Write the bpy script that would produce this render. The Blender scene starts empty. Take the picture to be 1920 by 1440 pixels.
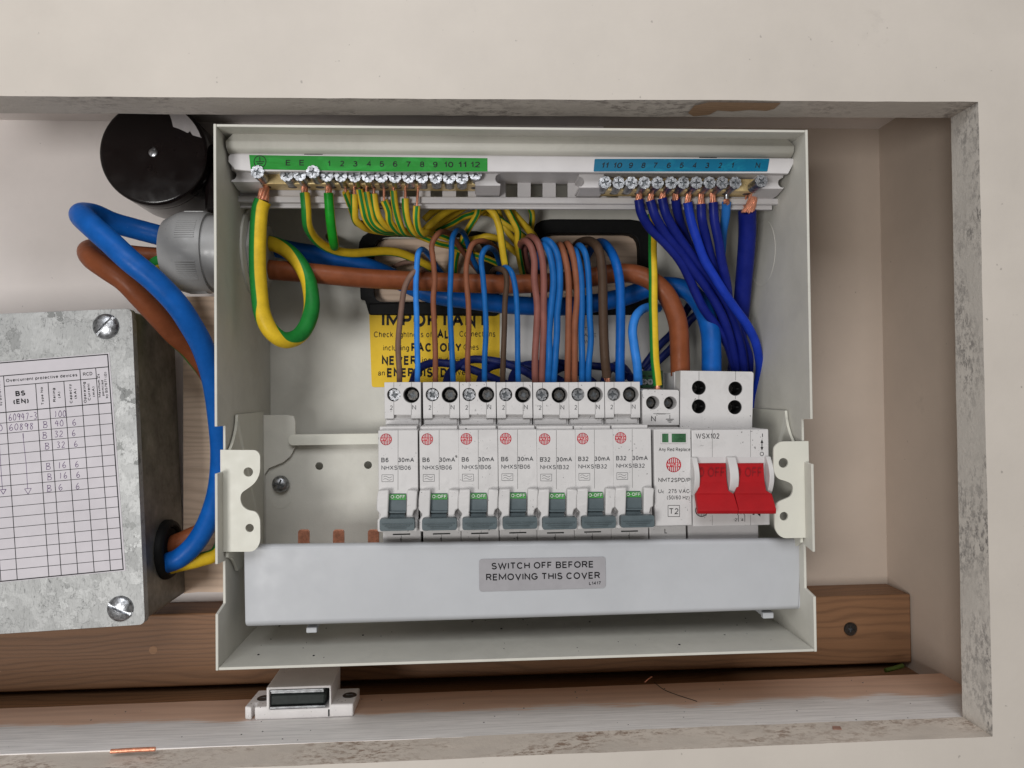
import bpy, math, random
from mathutils import Vector, Matrix
from mathutils.geometry import tessellate_polygon
random.seed(7)
PI = math.pi
scene = bpy.context.scene
# ------------------------------------------------------------------ camera
# All modelling is done in millimetres: X right, Y into the wall, Z up; Y = 0 is the front rim of the metal enclosure.
MM = 0.001
CAM = Vector((-22.8325, -328.1988, -1.7977)); FPX = 1400.0
YAW, PITCH, ROLL = .0583, .0167, -.0109
def cam_axes():
    cy, sy, cp, sp = math.cos(YAW), math.sin(YAW), math.cos(PITCH), math.sin(PITCH)
    f = Vector((sy*cp, cy*cp, sp)); r = Vector((cy, -sy, 0)); u = r.cross(f)
    cr, sr = math.cos(ROLL), math.sin(ROLL)
    return cr*r+sr*u, -sr*r+cr*u, f
RR, UU, FF = cam_axes()
cd = bpy.data.cameras.new("camera"); cam = bpy.data.objects.new("camera", cd)
scene.collection.objects.link(cam); scene.camera = cam
cd.sensor_width = 36; cd.lens = 36*FPX/1920; cd.clip_start = .01; cd.clip_end = 20
cam.matrix_world = Matrix(((RR.x, UU.x, -FF.x, CAM.x*MM), (RR.y, UU.y, -FF.y, CAM.y*MM), (RR.z, UU.z, -FF.z, CAM.z*MM), (0, 0, 0, 1)))
cd.dof.use_dof = True; cd.dof.focus_distance = .345; cd.dof.aperture_fstop = 32
# ------------------------------------------------------------------ light
w = bpy.data.worlds.new("World"); scene.world = w; w.use_nodes = True
bg = w.node_tree.nodes['Background']; bg.inputs[0].default_value = (1.0, .955, .90, 1); bg.inputs[1].default_value = .22
def area(name, loc, target, size, sy, power, col):
    l = bpy.data.lights.new(name, 'AREA'); l.shape = 'RECTANGLE'; l.size = size; l.size_y = sy; l.energy = power; l.color = col
    o = bpy.data.objects.new(name, l); scene.collection.objects.link(o); o.location = Vector(loc)
    o.rotation_euler = (Vector(target)-Vector(loc)).to_track_quat('-Z', 'Y').to_euler(); return o
area("window_light", (-.60, -1.25, -.22), (0, 0, -.02), .34, .34, 9.2, (1.0, .985, .965))
area("ceiling_bounce", (-.15, -1.15, .85), (0, 0, -.10), 1.0, .7, 11.0, (.97, .98, 1.0))  # added panel for bounce off the room ceiling, set low to reach the catch
scene.view_settings.view_transform = 'Standard'; scene.view_settings.look = 'None'
scene.view_settings.exposure = 0; scene.view_settings.gamma = 1
scene.render.engine = 'CYCLES'
# ------------------------------------------------------------------ helpers
def W(px, py, Y):
    """point of the photograph (1920 x 1440) as seen on the plane at depth Y, in mm"""
    d = RR*((px-960)/FPX) + UU*(-(py-720)/FPX) + FF
    return CAM + d*((Y-CAM.y)/d.y)
def WZ(px, py, Z):
    d = RR*((px-960)/FPX) + UU*(-(py-720)/FPX) + FF
    return CAM + d*((Z-CAM.z)/d.z)
class MB:
    def __init__(s): s.v = []; s.f = []; s.m = []; s.uv = None
    def add(s, vs, fs, m=0):
        b = len(s.v); s.v += [Vector(v) for v in vs]
        for f in fs: s.f.append(tuple(i+b for i in f)); s.m.append(m)
        return s
    def box(s, x0, x1, y0, y1, z0, z1, m=0):
        vs = [(x, y, z) for x in (x0, x1) for y in (y0, y1) for z in (z0, z1)]
        return s.add(vs, [(0, 1, 3, 2), (4, 6, 7, 5), (0, 4, 5, 1), (2, 3, 7, 6), (0, 2, 6, 4), (1, 5, 7, 3)], m)
    def pbox(s, a, b, c, d, Y0, Y1, m=0):
        """box whose front face at depth Y0 covers photo pixels a..c by b..d"""
        mx, my = (a+c)/2, (b+d)/2
        return s.box(W(a, my, Y0).x, W(c, my, Y0).x, Y0, Y1, W(mx, d, Y0).z, W(mx, b, Y0).z, m)
    def hexa(s, F, B, m=0):
        """F, B: four corners front and back"""
        s.add(list(F)+list(B), [(0, 1, 2, 3), (7, 6, 5, 4), (0, 4, 5, 1), (1, 5, 6, 2), (2, 6, 7, 3), (3, 7, 4, 0)], m); return s
    def plate(s, poly, y0, y1, holes=(), m=0, ax='y', mcap=None):
        """polygon of (a,b) extruded along ax; ax y: (x,z), ax x: (y,z), ax z: (x,y)"""
        def p3(p, t):
            return Vector((p[0], t, p[1])) if ax == 'y' else (Vector((t, p[0], p[1])) if ax == 'x' else Vector((p[0], p[1], t)))
        loops = [list(poly)]+[list(h) for h in holes]
        flat = [p for l in loops for p in l]
        tris = tessellate_polygon([[Vector((p[0], p[1], 0)) for p in l] for l in loops])
        n = len(flat); vs = [p3(p, y0) for p in flat]+[p3(p, y1) for p in flat]
        mc = m if mcap is None else mcap
        s.add(vs, [], m); b = len(s.v)-2*n
        for t in tris:
            s.f.append((t[0]+b, t[1]+b, t[2]+b)); s.m.append(mc)
            s.f.append((t[2]+b+n, t[1]+b+n, t[0]+b+n)); s.m.append(m)
        o = 0
        for l in loops:
            k = len(l)
            for i in range(k):
                j = (i+1) % k
                s.f.append((b+o+i, b+o+j, b+n+o+j, b+n+o+i)); s.m.append(m)
            o += k
        return s
    def lathe(s, c, axis, prof, n=24, m=0):
        """prof: list of (radius, distance along axis)"""
        ax = Vector(axis).normalized(); u = ax.orthogonal().normalized(); v = ax.cross(u); c = Vector(c); vs = []
        for r, h in prof:
            for i in range(n):
                a = 2*PI*i/n; vs.append(c+ax*h+(u*math.cos(a)+v*math.sin(a))*max(r, .001))
        fs = [(k*n+i, k*n+(i+1) % n, (k+1)*n+(i+1) % n, (k+1)*n+i) for k in range(len(prof)-1) for i in range(n)]
        fs.append(tuple(range(n))); fs.append(tuple((len(prof)-1)*n+i for i in range(n)))
        return s.add(vs, fs, m)
    def tube(s, pts, r, n=14, sub=6, m=0, smooth=True, twist=0.0, a0=0.0, cap=True):
        P = spline(pts, sub) if smooth else [Vector(p) for p in pts]
        rs = r if isinstance(r, (list, tuple)) else None
        vs = []; uvs = []; L = 0.0
        t = (P[1]-P[0]).normalized()
        # reference direction: towards the camera, so stripes can be turned to face it
        u = (Vector((0, -1, 0))-t*Vector((0, -1, 0)).dot(t))
        if u.length < .05: u = t.orthogonal()
        u.normalize(); b0 = len(s.v); K = len(P)
        for k, p in enumerate(P):
            t2 = (P[min(k+1, K-1)]-P[max(k-1, 0)]).normalized()
            u = (u-t2*u.dot(t2)).normalized(); v = t2.cross(u)
            if k: L += (P[k]-P[k-1]).length
            rad = r if rs is None else rs[0]+(rs[1]-rs[0])*k/(K-1)
            for i in range(n):
                a = 2*PI*i/n+a0+(twist(k/(K-1)) if callable(twist) else twist*k/(K-1))
                vs.append(p+(u*math.cos(a)+v*math.sin(a))*rad)
        fs = []
        if s.uv is None: s.uv = {}
        base_f = len(s.f)
        LL = [0.0]
        for k in range(1, K): LL.append(LL[-1]+(P[k]-P[k-1]).length)
        for k in range(K-1):
            for i in range(n):
                j = (i+1) % n
                fs.append((k*n+i, k*n+j, (k+1)*n+j, (k+1)*n+i))
                s.uv[base_f+len(fs)-1] = ((i/n, LL[k]), ((i+1)/n, LL[k]), ((i+1)/n, LL[k+1]), (i/n, LL[k+1]))
        if cap:
            fs.append(tuple(reversed(range(n)))); fs.append(tuple((K-1)*n+i for i in range(n)))
        return s.add(vs, fs, m)
    def xf(s, M, start=0):
        for i in range(start, len(s.v)): s.v[i] = M @ s.v[i]
        return s
def spline(pts, sub=6):
    p = [Vector(q) for q in pts]; p = [p[0]*2-p[1]]+p+[p[-1]*2-p[-2]]; out = []
    for i in range(1, len(p)-2):
        a, b, c, d = p[i-1:i+3]
        for k in range(sub):
            t = k/sub
            out.append(.5*((2*b)+(c-a)*t+(2*a-5*b+4*c-d)*t*t+(3*b-a-3*c+d)*t**3))
    out.append(p[-2]); return out
def rrect(x0, x1, z0, z1, r, n=4):
    out = []
    for cx, cz, a in ((x1-r, z1-r, 0), (x0+r, z1-r, 90), (x0+r, z0+r, 180), (x1-r, z0+r, 270)):
        for k in range(n+1):
            t = math.radians(a+90*k/n); out.append((cx+r*math.cos(t), cz+r*math.sin(t)))
    return out
def circ(cx, cz, r, n=24, rz=None): return [(cx+r*math.cos(2*PI*i/n), cz+(rz or r)*math.sin(2*PI*i/n)) for i in range(n)]
def pp(pts, Y):
    return [(W(a, b, Y).x, W(a, b, Y).z) for a, b in pts]
def pcirc(px, py, rpx, Y, n=24):
    c = W(px, py, Y); e = W(px+rpx, py, Y); return circ(c.x, c.z, (e-c).length, n)
def smooth_poly(pts, rounds, n=4):
    """round the corners of a polygon; rounds: radius per corner"""
    out = []; N = len(pts)
    for i, p in enumerate(pts):
        r = rounds[i] if isinstance(rounds, (list, tuple)) else rounds
        if r <= 0: out.append(p); continue
        P = Vector(p); A = Vector(pts[i-1]); B = Vector(pts[(i+1) % N])
        a = (A-P); b = (B-P); r2 = min(r, a.length*.48, b.length*.48); a.normalize(); b.normalize()
        s, e = P+a*r2, P+b*r2
        for k in range(n+1):
            t = k/n; q = s*(1-t)**2+P*2*t*(1-t)+e*t*t; out.append((q.x, q.y))
    return out
ROOTLOC = {}
def mesh_of(mb, name, org, sharp=35):
    me = bpy.data.meshes.new(name)
    me.from_pydata([(v-org)*MM for v in mb.v], [], mb.f)
    if mb.uv:
        ul = me.uv_layers.new(name='UVMap')
        for fi, co in mb.uv.items():
            poly = me.polygons[fi]
            for k, li in enumerate(poly.loop_indices): ul.data[li].uv = co[k]
    me.validate()
    if len(me.polygons) == len(mb.m): me.polygons.foreach_set('material_index', mb.m)
    me.polygons.foreach_set('use_smooth', [True]*len(me.polygons))
    import bmesh as _b
    bm = _b.new(); bm.from_mesh(me); _b.ops.recalc_face_normals(bm, faces=bm.faces); bm.to_mesh(me); bm.free()
    me.set_sharp_from_angle(angle=math.radians(sharp)); me.update(); return me
def obj(name, mb, mats, parent=None, bevel=0, seg=2, sharp=35, org=None):
    """one mesh object; under a thing its geometry is kept relative to the thing's base"""
    root = parent
    while root is not None and root.parent is not None: root = root.parent
    o3 = ROOTLOC[root.name] if root is not None else (org if org is not None else sum(mb.v, Vector())/max(1, len(mb.v)))
    me = mesh_of(mb, name, o3, sharp) if isinstance(mb, MB) else mb
    o = bpy.data.objects.new(name, me); scene.collection.objects.link(o)
    for m in (mats if isinstance(mats, (list, tuple)) else [mats]): me.materials.append(m)
    if parent is not None: o.parent = parent
    else: o.location = o3*MM; ROOTLOC[o.name] = o3
    if bevel:
        b = o.modifiers.new('bevel', 'BEVEL'); b.width = bevel*MM; b.segments = seg; b.limit_method = 'ANGLE'; b.angle_limit = math.radians(40)
        b.use_clamp_overlap = True
    return o
def tag(o, label, cat, group=None):
    o['label'] = label; o['category'] = cat
    if group: o['group'] = group
    return o
def thing(name, loc, label, cat, group=None):
    o = bpy.data.objects.new(name, None); scene.collection.objects.link(o); o.empty_display_size = .01
    o.location = Vector(loc)*MM; ROOTLOC[o.name] = Vector(loc); return tag(o, label, cat, group)
def struct(name, mb, m, bevel=0, **k):
    o = obj(name, mb, m, bevel=bevel, **k); o['kind'] = 'structure'; return o
# ------------------------------------------------------------------ materials
def newmat(name):
    m = bpy.data.materials.new(name); m.use_nodes = True; nt = m.node_tree; return m, nt, nt.nodes['Principled BSDF']
def coords(nt, scale=(1, 1, 1), rnd=True):
    tc = nt.nodes.new('ShaderNodeTexCoord'); mp = nt.nodes.new('ShaderNodeMapping'); mp.inputs['Scale'].default_value = [1000*s for s in scale]
    nt.links.new(tc.outputs['Object'], mp.inputs[0])
    if rnd:
        oi = nt.nodes.new('ShaderNodeObjectInfo'); mu = nt.nodes.new('ShaderNodeMath'); mu.operation = 'MULTIPLY'; mu.inputs[1].default_value = 90
        nt.links.new(oi.outputs['Random'], mu.inputs[0]); nt.links.new(mu.outputs[0], mp.inputs['Location'])
    return mp.outputs[0]
def noise(nt, co, scale, detail=3, rough=.5, dist=0):
    n = nt.nodes.new('ShaderNodeTexNoise'); n.inputs['Scale'].default_value = scale; n.inputs['Detail'].default_value = detail
    n.inputs['Roughness'].default_value = rough; n.inputs['Distortion'].default_value = dist; nt.links.new(co, n.inputs['Vector']); return n.outputs[0]
def ramp(nt, fac, stops):
    r = nt.nodes.new('ShaderNodeValToRGB'); e = r.color_ramp.elements
    while len(e) < len(stops): e.new(.5)
    for i, (p, c) in enumerate(stops):
        e[i].position = p; e[i].color = (c, c, c, 1) if not isinstance(c, (tuple, list)) else (*c, 1)
    nt.links.new(fac, r.inputs[0]); return r.outputs[0]
def mix(nt, fac, a, b, mode='MIX'):
    n = nt.nodes.new('ShaderNodeMix'); n.data_type = 'RGBA'; n.blend_type = mode
    for sock, v in ((n.inputs[0], fac), (n.inputs[6], a), (n.inputs[7], b)):
        if hasattr(v, 'links') or hasattr(v, 'is_linked'): nt.links.new(v, sock)
        elif isinstance(v, (tuple, list)): sock.default_value = (*v[:3], 1)
        else: sock.default_value = v
    return n.outputs[2]
def bump(nt, bsdf, h, strength, dist=.2):
    b = nt.nodes.new('ShaderNodeBump'); b.inputs['Strength'].default_value = strength; b.inputs['Distance'].default_value = dist*MM
    nt.links.new(h, b.inputs['Height']); nt.links.new(b.outputs[0], bsdf.inputs['Normal'])
def plastic(name, col, rough=.45, var=.06, vscale=.03, bscale=0, bstr=0, speck=0, metal=0, spec=.32, scratch=False, smudge=0):
    m, nt, b = newmat(name); co = coords(nt)
    lo = tuple(c*(1-var*1.6) for c in col); hi = tuple(min(1, c*(1+var)) for c in col)
    c = ramp(nt, noise(nt, co, vscale, 5, .6), [(.3, lo), (.7, hi)])
    if speck:
        s = ramp(nt, noise(nt, co, .9, 2, .5), [(.70-.02*speck, 0), (.74-.02*speck, 1)])
        gate = ramp(nt, noise(nt, co, .06, 2), [(.5, 0), (.6, 1)])
        g = nt.nodes.new('ShaderNodeMath'); g.operation = 'MULTIPLY'; nt.links.new(s, g.inputs[0]); nt.links.new(gate, g.inputs[1])
        c = mix(nt, g.outputs[0], c, tuple(x*.25 for x in col))
    if smudge:
        z0_ = ramp(nt, noise(nt, co, .05, 7, .72, .8), [(.50, 0), (.66, smudge)]); c = mix(nt, z0_, c, tuple(x*.80 for x in col))
    if scratch:
        for sc_, th in (((.05, 1, 1.3), .715), ((1.2, 1, .08), .735)):
            z_ = ramp(nt, noise(nt, coords(nt, sc_), .55, 5, .8, .6), [(th, 0), (th+.015, .5)])
            gq = ramp(nt, noise(nt, co, .02, 2), [(.45, 0), (.6, 1)]); gm = nt.nodes.new('ShaderNodeMath'); gm.operation = 'MULTIPLY'; nt.links.new(z_, gm.inputs[0]); nt.links.new(gq, gm.inputs[1])
            c = mix(nt, gm.outputs[0], c, tuple(x*.62 for x in col))
    nt.links.new(c, b.inputs['Base Color'])
    rr = ramp(nt, noise(nt, co, vscale*6, 4), [(.3, max(.05, rough-.08)), (.7, min(1, rough+.1))]); nt.links.new(rr, b.inputs['Roughness'])
    b.inputs['Metallic'].default_value = metal; b.inputs['Specular IOR Level'].default_value = spec
    if bstr: bump(nt, b, noise(nt, co, bscale, 3), bstr, .15)
    return m
def flat(name, col, rough=.6, metal=0):
    m, nt, b = newmat(name); co = coords(nt)
    c = ramp(nt, noise(nt, co, .5, 3), [(.3, tuple(x*.85 for x in col)), (.7, tuple(min(1, x*1.08) for x in col))])
    nt.links.new(c, b.inputs['Base Color']); b.inputs['Roughness'].default_value = rough; b.inputs['Metallic'].default_value = metal; b.inputs['Specular IOR Level'].default_value = .12; return m
M = {}
M['enclosure'] = plastic('cream_powder_coat', (.575, .56, .505), .5, .05, .03, 1.6, .5, smudge=.3)
M['breaker'] = plastic('breaker_plastic', (.58, .565, .56), .42, .04, .05, 2.2, .08, speck=1.6, smudge=.5)
M['cover'] = plastic('cover_plastic', (.455, .465, .485), .40, .04, .02, .8, .03, scratch=True, smudge=.12)
M['rail'] = plastic('grey_white_plastic', (.55, .53, .53), .45, .04, .05, 2, .08)
M['bracket'] = plastic('bracket_paint', (.62, .61, .54), .45, .03, .03, 1.6, .25)
M['dark'] = flat('hole_shade_black', (.012, .012, .012), .7)  # near-black colour standing for the shade inside holes and slots
M['toggle'] = plastic('grey_toggle_plastic', (.085, .11, .12), .42, .08, .2, 3, .15)
M['green_print'] = plastic('green_label', (.03, .23, .03), .4, .1, .2)
M['red'] = plastic('red_plastic', (.36, .006, .010), .5, .08, .08, 2.5, .15, spec=.22)
M['reddark'] = plastic('red_recess_plastic', (.22, .006, .01), .5, .05)
M['red_print'] = flat('red_ink', (.45, .02, .035), .5)
M['ink'] = flat('black_ink', (.015, .015, .016), .5)
M['greyink'] = flat('grey_ink', (.085, .085, .09), .5)
M['white_print'] = flat('white_ink', (.7, .7, .68), .5)
M['seam'] = flat('seam_shadow_gap', (.16, .155, .15), .7)
M['black_rubber'] = plastic('black_rubber_trim', (.005, .005, .005), .6, .2, .3, 2.5, .6, spec=.18)
M['bakelite'] = plastic('black_bakelite', (.010, .007, .007), .17, .2, .02, .5, .03)
M['gland'] = plastic('grey_gland_plastic', (.30, .30, .30), .32, .05, .05)
M['glandw'] = plastic('pale_locknut_plastic', (.42, .41, .39), .4, .05, .05)
M['zinc'] = plastic('bright_zinc', (.40, .41, .43), .33, .45, .6, 2.2, .5, metal=1)
M['zincdull'] = plastic('dull_shaded_zinc', (.11, .105, .10), .42, .3, .6, 2, .4, metal=1)  # dull zinc, its colour darkened for the shade deep in terminal holes
M['recess'] = plastic('shaded_recess_metal', (.13, .14, .15), .4, .4, .6, 2, .4, metal=.6)
M['brass'] = plastic('brass', (.78, .60, .30), .34, .12, .3, 3, .25, metal=.45)
M['copper'] = plastic('copper', (.74, .32, .20), .34, .22, .5, 3, .3, metal=.6)
M['magnet'] = plastic('magnet_core', (.018, .024, .022), .55, .2, .3, 2, .3)
M['steel'] = plastic('magnet_steel', (.35, .36, .37), .35, .3, .3, 1, .3, metal=.9)
M['paper'] = plastic('chart_paper', (.56, .53, .56), .6, .04, .05, 1.2, .08)
M['pen'] = flat('pen_ink', (.10, .05, .14), .5)
M['silverlabel'] = plastic('silver_label', (.33, .32, .335), .35, .06, .08)
M['catch'] = plastic('catch_plastic', (.80, .77, .76), .4, .04, .1, 1.6, .08, speck=1)
M['green_conn'] = plastic('green_connector', (.012, .06, .022), .45, .1, .2)
M['whitelabel'] = plastic('white_label', (.55, .54, .53), .5, .03, .05)
def sticker_mat(name, col, col2):
    m, nt, b = newmat(name); co = coords(nt, (.5, 1, 1), False)
    c = ramp(nt, noise(nt, co, .12, 4, .6, 1.2), [(.52, col), (.66, col2)])
    nt.links.new(c, b.inputs['Base Color']); b.inputs['Roughness'].default_value = .3; b.inputs['Specular IOR Level'].default_value = .2
    bump(nt, b, noise(nt, co, .12, 4, .6, 1.2), .25, .3); return m
M['green_sticker'] = sticker_mat('green_film', (.003, .20, .012), (.01, .26, .025))
M['blue_sticker'] = sticker_mat('teal_film', (.002, .115, .21), (.006, .17, .26))
m, nt, b = newmat('yellow_sticker'); co = coords(nt, rnd=False)
nt.links.new(ramp(nt, noise(nt, co, .05, 4, .6), [(.3, (.62, .40, .015)), (.7, (.74, .49, .03))]), b.inputs['Base Color']); b.inputs['Roughness'].default_value = .5; b.inputs['Specular IOR Level'].default_value = .2
M['yellow'] = m
def wire(name, col, rough=.42, marks=True):
    m, nt, b = newmat(name); co = coords(nt)
    c = ramp(nt, noise(nt, co, .12, 5, .65), [(.25, tuple(x*.78 for x in col)), (.7, tuple(min(1, x*1.12+.004) for x in col))])
    if marks:
        s = ramp(nt, noise(nt, co, .55, 4, .7), [(.70, 0), (.76, .55)])
        c = mix(nt, s, c, tuple(min(1, x*1.25+.13) for x in col))
    nt.links.new(c, b.inputs['Base Color'])
    nt.links.new(ramp(nt, noise(nt, co, .4, 4), [(.3, rough-.08), (.7, rough+.12)]), b.inputs['Roughness'])
    bump(nt, b, noise(nt, co, .35, 4, .6), .22, .25); b.inputs['Specular IOR Level'].default_value = .16; return m
WIRE = {
 'main_blue': wire('blue_tails', (.002, .085, .35), .40), 'main_brown': wire('brown_tails', (.20, .056, .020), .42),
 'brightblue': wire('bright_blue_core', (.03, .20, .62), .36), 'blue': wire('blue_core', (.006, .10, .33), .40),
 'royal': wire('royal_blue_core', (.008, .035, .36), .36, False), 'navy': wire('navy_core', (.005, .012, .16), .38, False),
 'navydeep': wire('deep_navy_core', (.006, .012, .085), .4, False),
 'brown': wire('brown_core', (.21, .075, .038), .48), 'rosebrown': wire('rose_brown_core', (.20, .075, .06), .45),
 'greybrown': wire('grey_brown_core', (.17, .10, .075), .5), 'darkbrown': wire('dark_brown_core', (.062, .036, .022), .5)}
def earth_mat(name, g0, g1, yel=(.70, .47, .025), grn=(.015, .20, .035)):
    m, nt, b = newmat(name); co = coords(nt)
    uv = nt.nodes.new('ShaderNodeUVMap'); sp = nt.nodes.new('ShaderNodeSeparateXYZ'); nt.links.new(uv.outputs[0], sp.inputs[0])
    stripe = ramp(nt, sp.outputs[0], [(0, 0), (g0-.006, 0), (g0+.006, 1), (g1-.006, 1), (g1+.006, 0)])
    dirt = noise(nt, co, .18, 5, .65)
    y = ramp(nt, dirt, [(.25, tuple(x*.72 for x in yel)), (.7, yel)]); g = ramp(nt, dirt, [(.25, tuple(x*.7 for x in grn)), (.7, grn)])
    c = mix(nt, stripe, y, g)
    s = ramp(nt, noise(nt, co, .8, 3, .6), [(.72, 0), (.77, .7)]); c = mix(nt, s, c, (.10, .07, .02))
    nt.links.new(c, b.inputs['Base Color']); b.inputs['Roughness'].default_value = .42
    bump(nt, b, noise(nt, co, .3, 4, .6), .25, .3); b.inputs['Specular IOR Level'].default_value = .16; return m
M['earth'] = earth_mat('green_yellow_core', .22, .62)
M['earth_loop'] = earth_mat('thick_green_yellow_core', .15, .69)
M['earth_half'] = earth_mat('green_backed_core', .13, .87)
M['earth_thin'] = earth_mat('thin_green_yellow_core', .38, .52, (.68, .46, .03))
M['earth_green'] = earth_mat('mostly_green_core', .28, .70, grn=(.012, .30, .02))
def paint(name, col, speck=False, dirt=0):
    m, nt, b = newmat(name); co = coords(nt, rnd=False)
    c = ramp(nt, noise(nt, co, .012, 6, .65), [(.3, tuple(x*.90 for x in col)), (.7, tuple(min(1, x*1.03) for x in col))])
    if dirt:
        s = ramp(nt, noise(nt, co, .035, 6, .7), [(.66, 0), (.76, dirt)]); c = mix(nt, s, c, tuple(x*.6 for x in col))
        s = ramp(nt, noise(nt, co, .30, 2, .5), [(.75, 0), (.78, .6)]); c = mix(nt, s, c, tuple(x*.45 for x in col))
    nt.links.new(c, b.inputs['Base Color']); b.inputs['Roughness'].default_value = .55
    bump(nt, b, noise(nt, co, .25, 5, .65), .25, .3); return m
M['wallpaint'] = paint('cream_gloss_paint', (.57, .52, .465), dirt=.3)
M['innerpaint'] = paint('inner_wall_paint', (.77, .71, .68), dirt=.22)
M['darkwall'] = paint('darker_wall_paint', (.50, .415, .345), dirt=.3)
def reveal_mat(name, base, smear, axis, amount):
    m, nt, b = newmat(name); sc = (.45, 1, 1) if axis == 'x' else (1, 1, .5)
    co = coords(nt, sc, False); c0 = coords(nt, (1, 1, 1), False)
    c = ramp(nt, noise(nt, co, .09, 6, .65), [(.3, tuple(x*.84 for x in base)), (.65, base)])
    big = ramp(nt, noise(nt, co, .045, 4, .6), [(.40, .0), (.62, 1)])
    fine = ramp(nt, noise(nt, coords(nt, (.5, 1, 1) if axis == 'x' else (1, 1, .6), False), .40, 6, .78), [(.50-.05*amount, 0), (.60-.03*amount, .85)])
    g = nt.nodes.new('ShaderNodeMath'); g.operation = 'MULTIPLY'; nt.links.new(big, g.inputs[0]); nt.links.new(fine, g.inputs[1])
    c = mix(nt, g.outputs[0], c, smear)
    nt.links.new(c, b.inputs['Base Color']); b.inputs['Roughness'].default_value = .65
    bump(nt, b, noise(nt, c0, .5, 5, .7), .5, .4); return m
M['reveal_x'] = reveal_mat('grubby_reveal', (.58, .53, .48), (.21, .18, .165), 'x', .4)
M['reveal_z'] = reveal_mat('grubby_side_reveal', (.62, .58, .53), (.13, .12, .118), 'z', .7)
M['reveal_b'] = reveal_mat('worn_bottom_reveal', (.74, .66, .58), (.24, .15, .10), 'x', .35)
def wood(name, base, dark, scale=1.0, painted=None, pine=False, split=None, ringw=.32):
    m, nt, b = newmat(name); co = coords(nt, (.06, 1, 1), False)
    d = noise(nt, co, .05*scale, 4, .5, .5)
    wv = nt.nodes.new('ShaderNodeTexWave'); wv.wave_type = 'BANDS'; wv.bands_direction = 'Z'; wv.inputs['Scale'].default_value = ringw*scale*.3
    wv.inputs['Distortion'].default_value = 5; wv.inputs['Detail'].default_value = 3; wv.inputs['Detail Scale'].default_value = .4
    nt.links.new(co, wv.inputs['Vector'])
    sp0 = nt.nodes.new('ShaderNodeSeparateXYZ'); nt.links.new(coords(nt, (1, 1, 1), False), sp0.inputs[0])
    n0 = noise(nt, coords(nt, (.12, .5, .6), False), .055, 3, .45)
    m0 = nt.nodes.new('ShaderNodeMath'); m0.operation = 'MULTIPLY_ADD'; m0.inputs[1].default_value = 34; nt.links.new(n0, m0.inputs[0])
    y0 = nt.nodes.new('ShaderNodeMath'); y0.operation = 'MULTIPLY_ADD'; y0.inputs[1].default_value = .8; nt.links.new(sp0.outputs[1], y0.inputs[0]); nt.links.new(sp0.outputs[2], y0.inputs[2]); nt.links.new(y0.outputs[0], m0.inputs[2])
    m1 = nt.nodes.new('ShaderNodeMath'); m1.operation = 'MULTIPLY'; m1.inputs[1].default_value = 1.9*scale; nt.links.new(m0.outputs[0], m1.inputs[0])
    m2 = nt.nodes.new('ShaderNodeMath'); m2.operation = 'SINE'; nt.links.new(m1.outputs[0], m2.inputs[0])
    m3 = nt.nodes.new('ShaderNodeMath'); m3.operation = 'MULTIPLY_ADD'; m3.inputs[1].default_value = .5; m3.inputs[2].default_value = .5; nt.links.new(m2.outputs[0], m3.inputs[0])
    f = noise(nt, coords(nt, (.04, 1, 1), False), 1.1*scale, 5, .7)
    c = ramp(nt, m3.outputs[0], [(.02, dark), (.22, tuple((x*.4+y*.6) for x, y in zip(dark, base))), (.45, base), (.9, tuple(x*1.15 for x in base))])
    c = mix(nt, .35, c, ramp(nt, f, [(.3, tuple(x*.55 for x in base)), (.65, tuple(x*1.2 for x in base))]))
    c = mix(nt, .5, c, ramp(nt, d, [(.3, tuple(x*.8 for x in base)), (.7, tuple(x*1.15 for x in base))]))
    if painted:
        # worn white brush paint along the front edge; split = (y where it starts to fade, spread)
        tc = nt.nodes.new('ShaderNodeTexCoord'); sp = nt.nodes.new('ShaderNodeSeparateXYZ'); nt.links.new(tc.outputs['Object'], sp.inputs[0])
        a = nt.nodes.new('ShaderNodeMath'); a.operation = 'MULTIPLY'; a.inputs[1].default_value = 1000; nt.links.new(sp.outputs[1], a.inputs[0])
        st = noise(nt, coords(nt, (.05, 1, 1), False), .5, 5, .75)
        s2 = nt.nodes.new('ShaderNodeMath'); s2.operation = 'MULTIPLY_ADD'; s2.inputs[1].default_value = split[1]*2; nt.links.new(st, s2.inputs[0]); nt.links.new(a.outputs[0], s2.inputs[2])
        big = noise(nt, coords(nt, (.35, .35, 1), False), .05, 2); s3 = nt.nodes.new('ShaderNodeMath'); s3.operation = 'MULTIPLY_ADD'; s3.inputs[1].default_value = 22
        nt.links.new(big, s3.inputs[0]); nt.links.new(s2.outputs[0], s3.inputs[2])
        s4 = nt.nodes.new('ShaderNodeMapRange'); s4.inputs[1].default_value = split[0]-1.5; s4.inputs[2].default_value = split[0]+2.5; s4.inputs[3].default_value = 1; s4.inputs[4].default_value = 0
        nt.links.new(s3.outputs[0], s4.inputs[0])
        pc = ramp(nt, noise(nt, coords(nt, (.04, 1, 1), False), .8, 5, .7), [(.3, tuple(x*.72 for x in painted)), (.6, painted)])
        c = mix(nt, s4.outputs[0], c, pc)
    nt.links.new(c, b.inputs['Base Color']); b.inputs['Roughness'].default_value = .6
    bump(nt, b, f, .5, .35); return m
M['batten'] = wood('stained_pine', (.20, .098, .045), (.075, .034, .015), 1.0)
M['board'] = wood('pale_plywood', (.64, .48, .36), (.42, .29, .20), .9)
M['plank'] = wood('part_painted_plank', (.80, .54, .40), (.72, .45, .32), .45, painted=(.95, .92, .90), split=(20, 9), ringw=.2)
m, nt, b = newmat('galvanised_steel'); co = coords(nt, rnd=False)
vo = nt.nodes.new('ShaderNodeTexVoronoi'); vo.inputs['Scale'].default_value = .17
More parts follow.
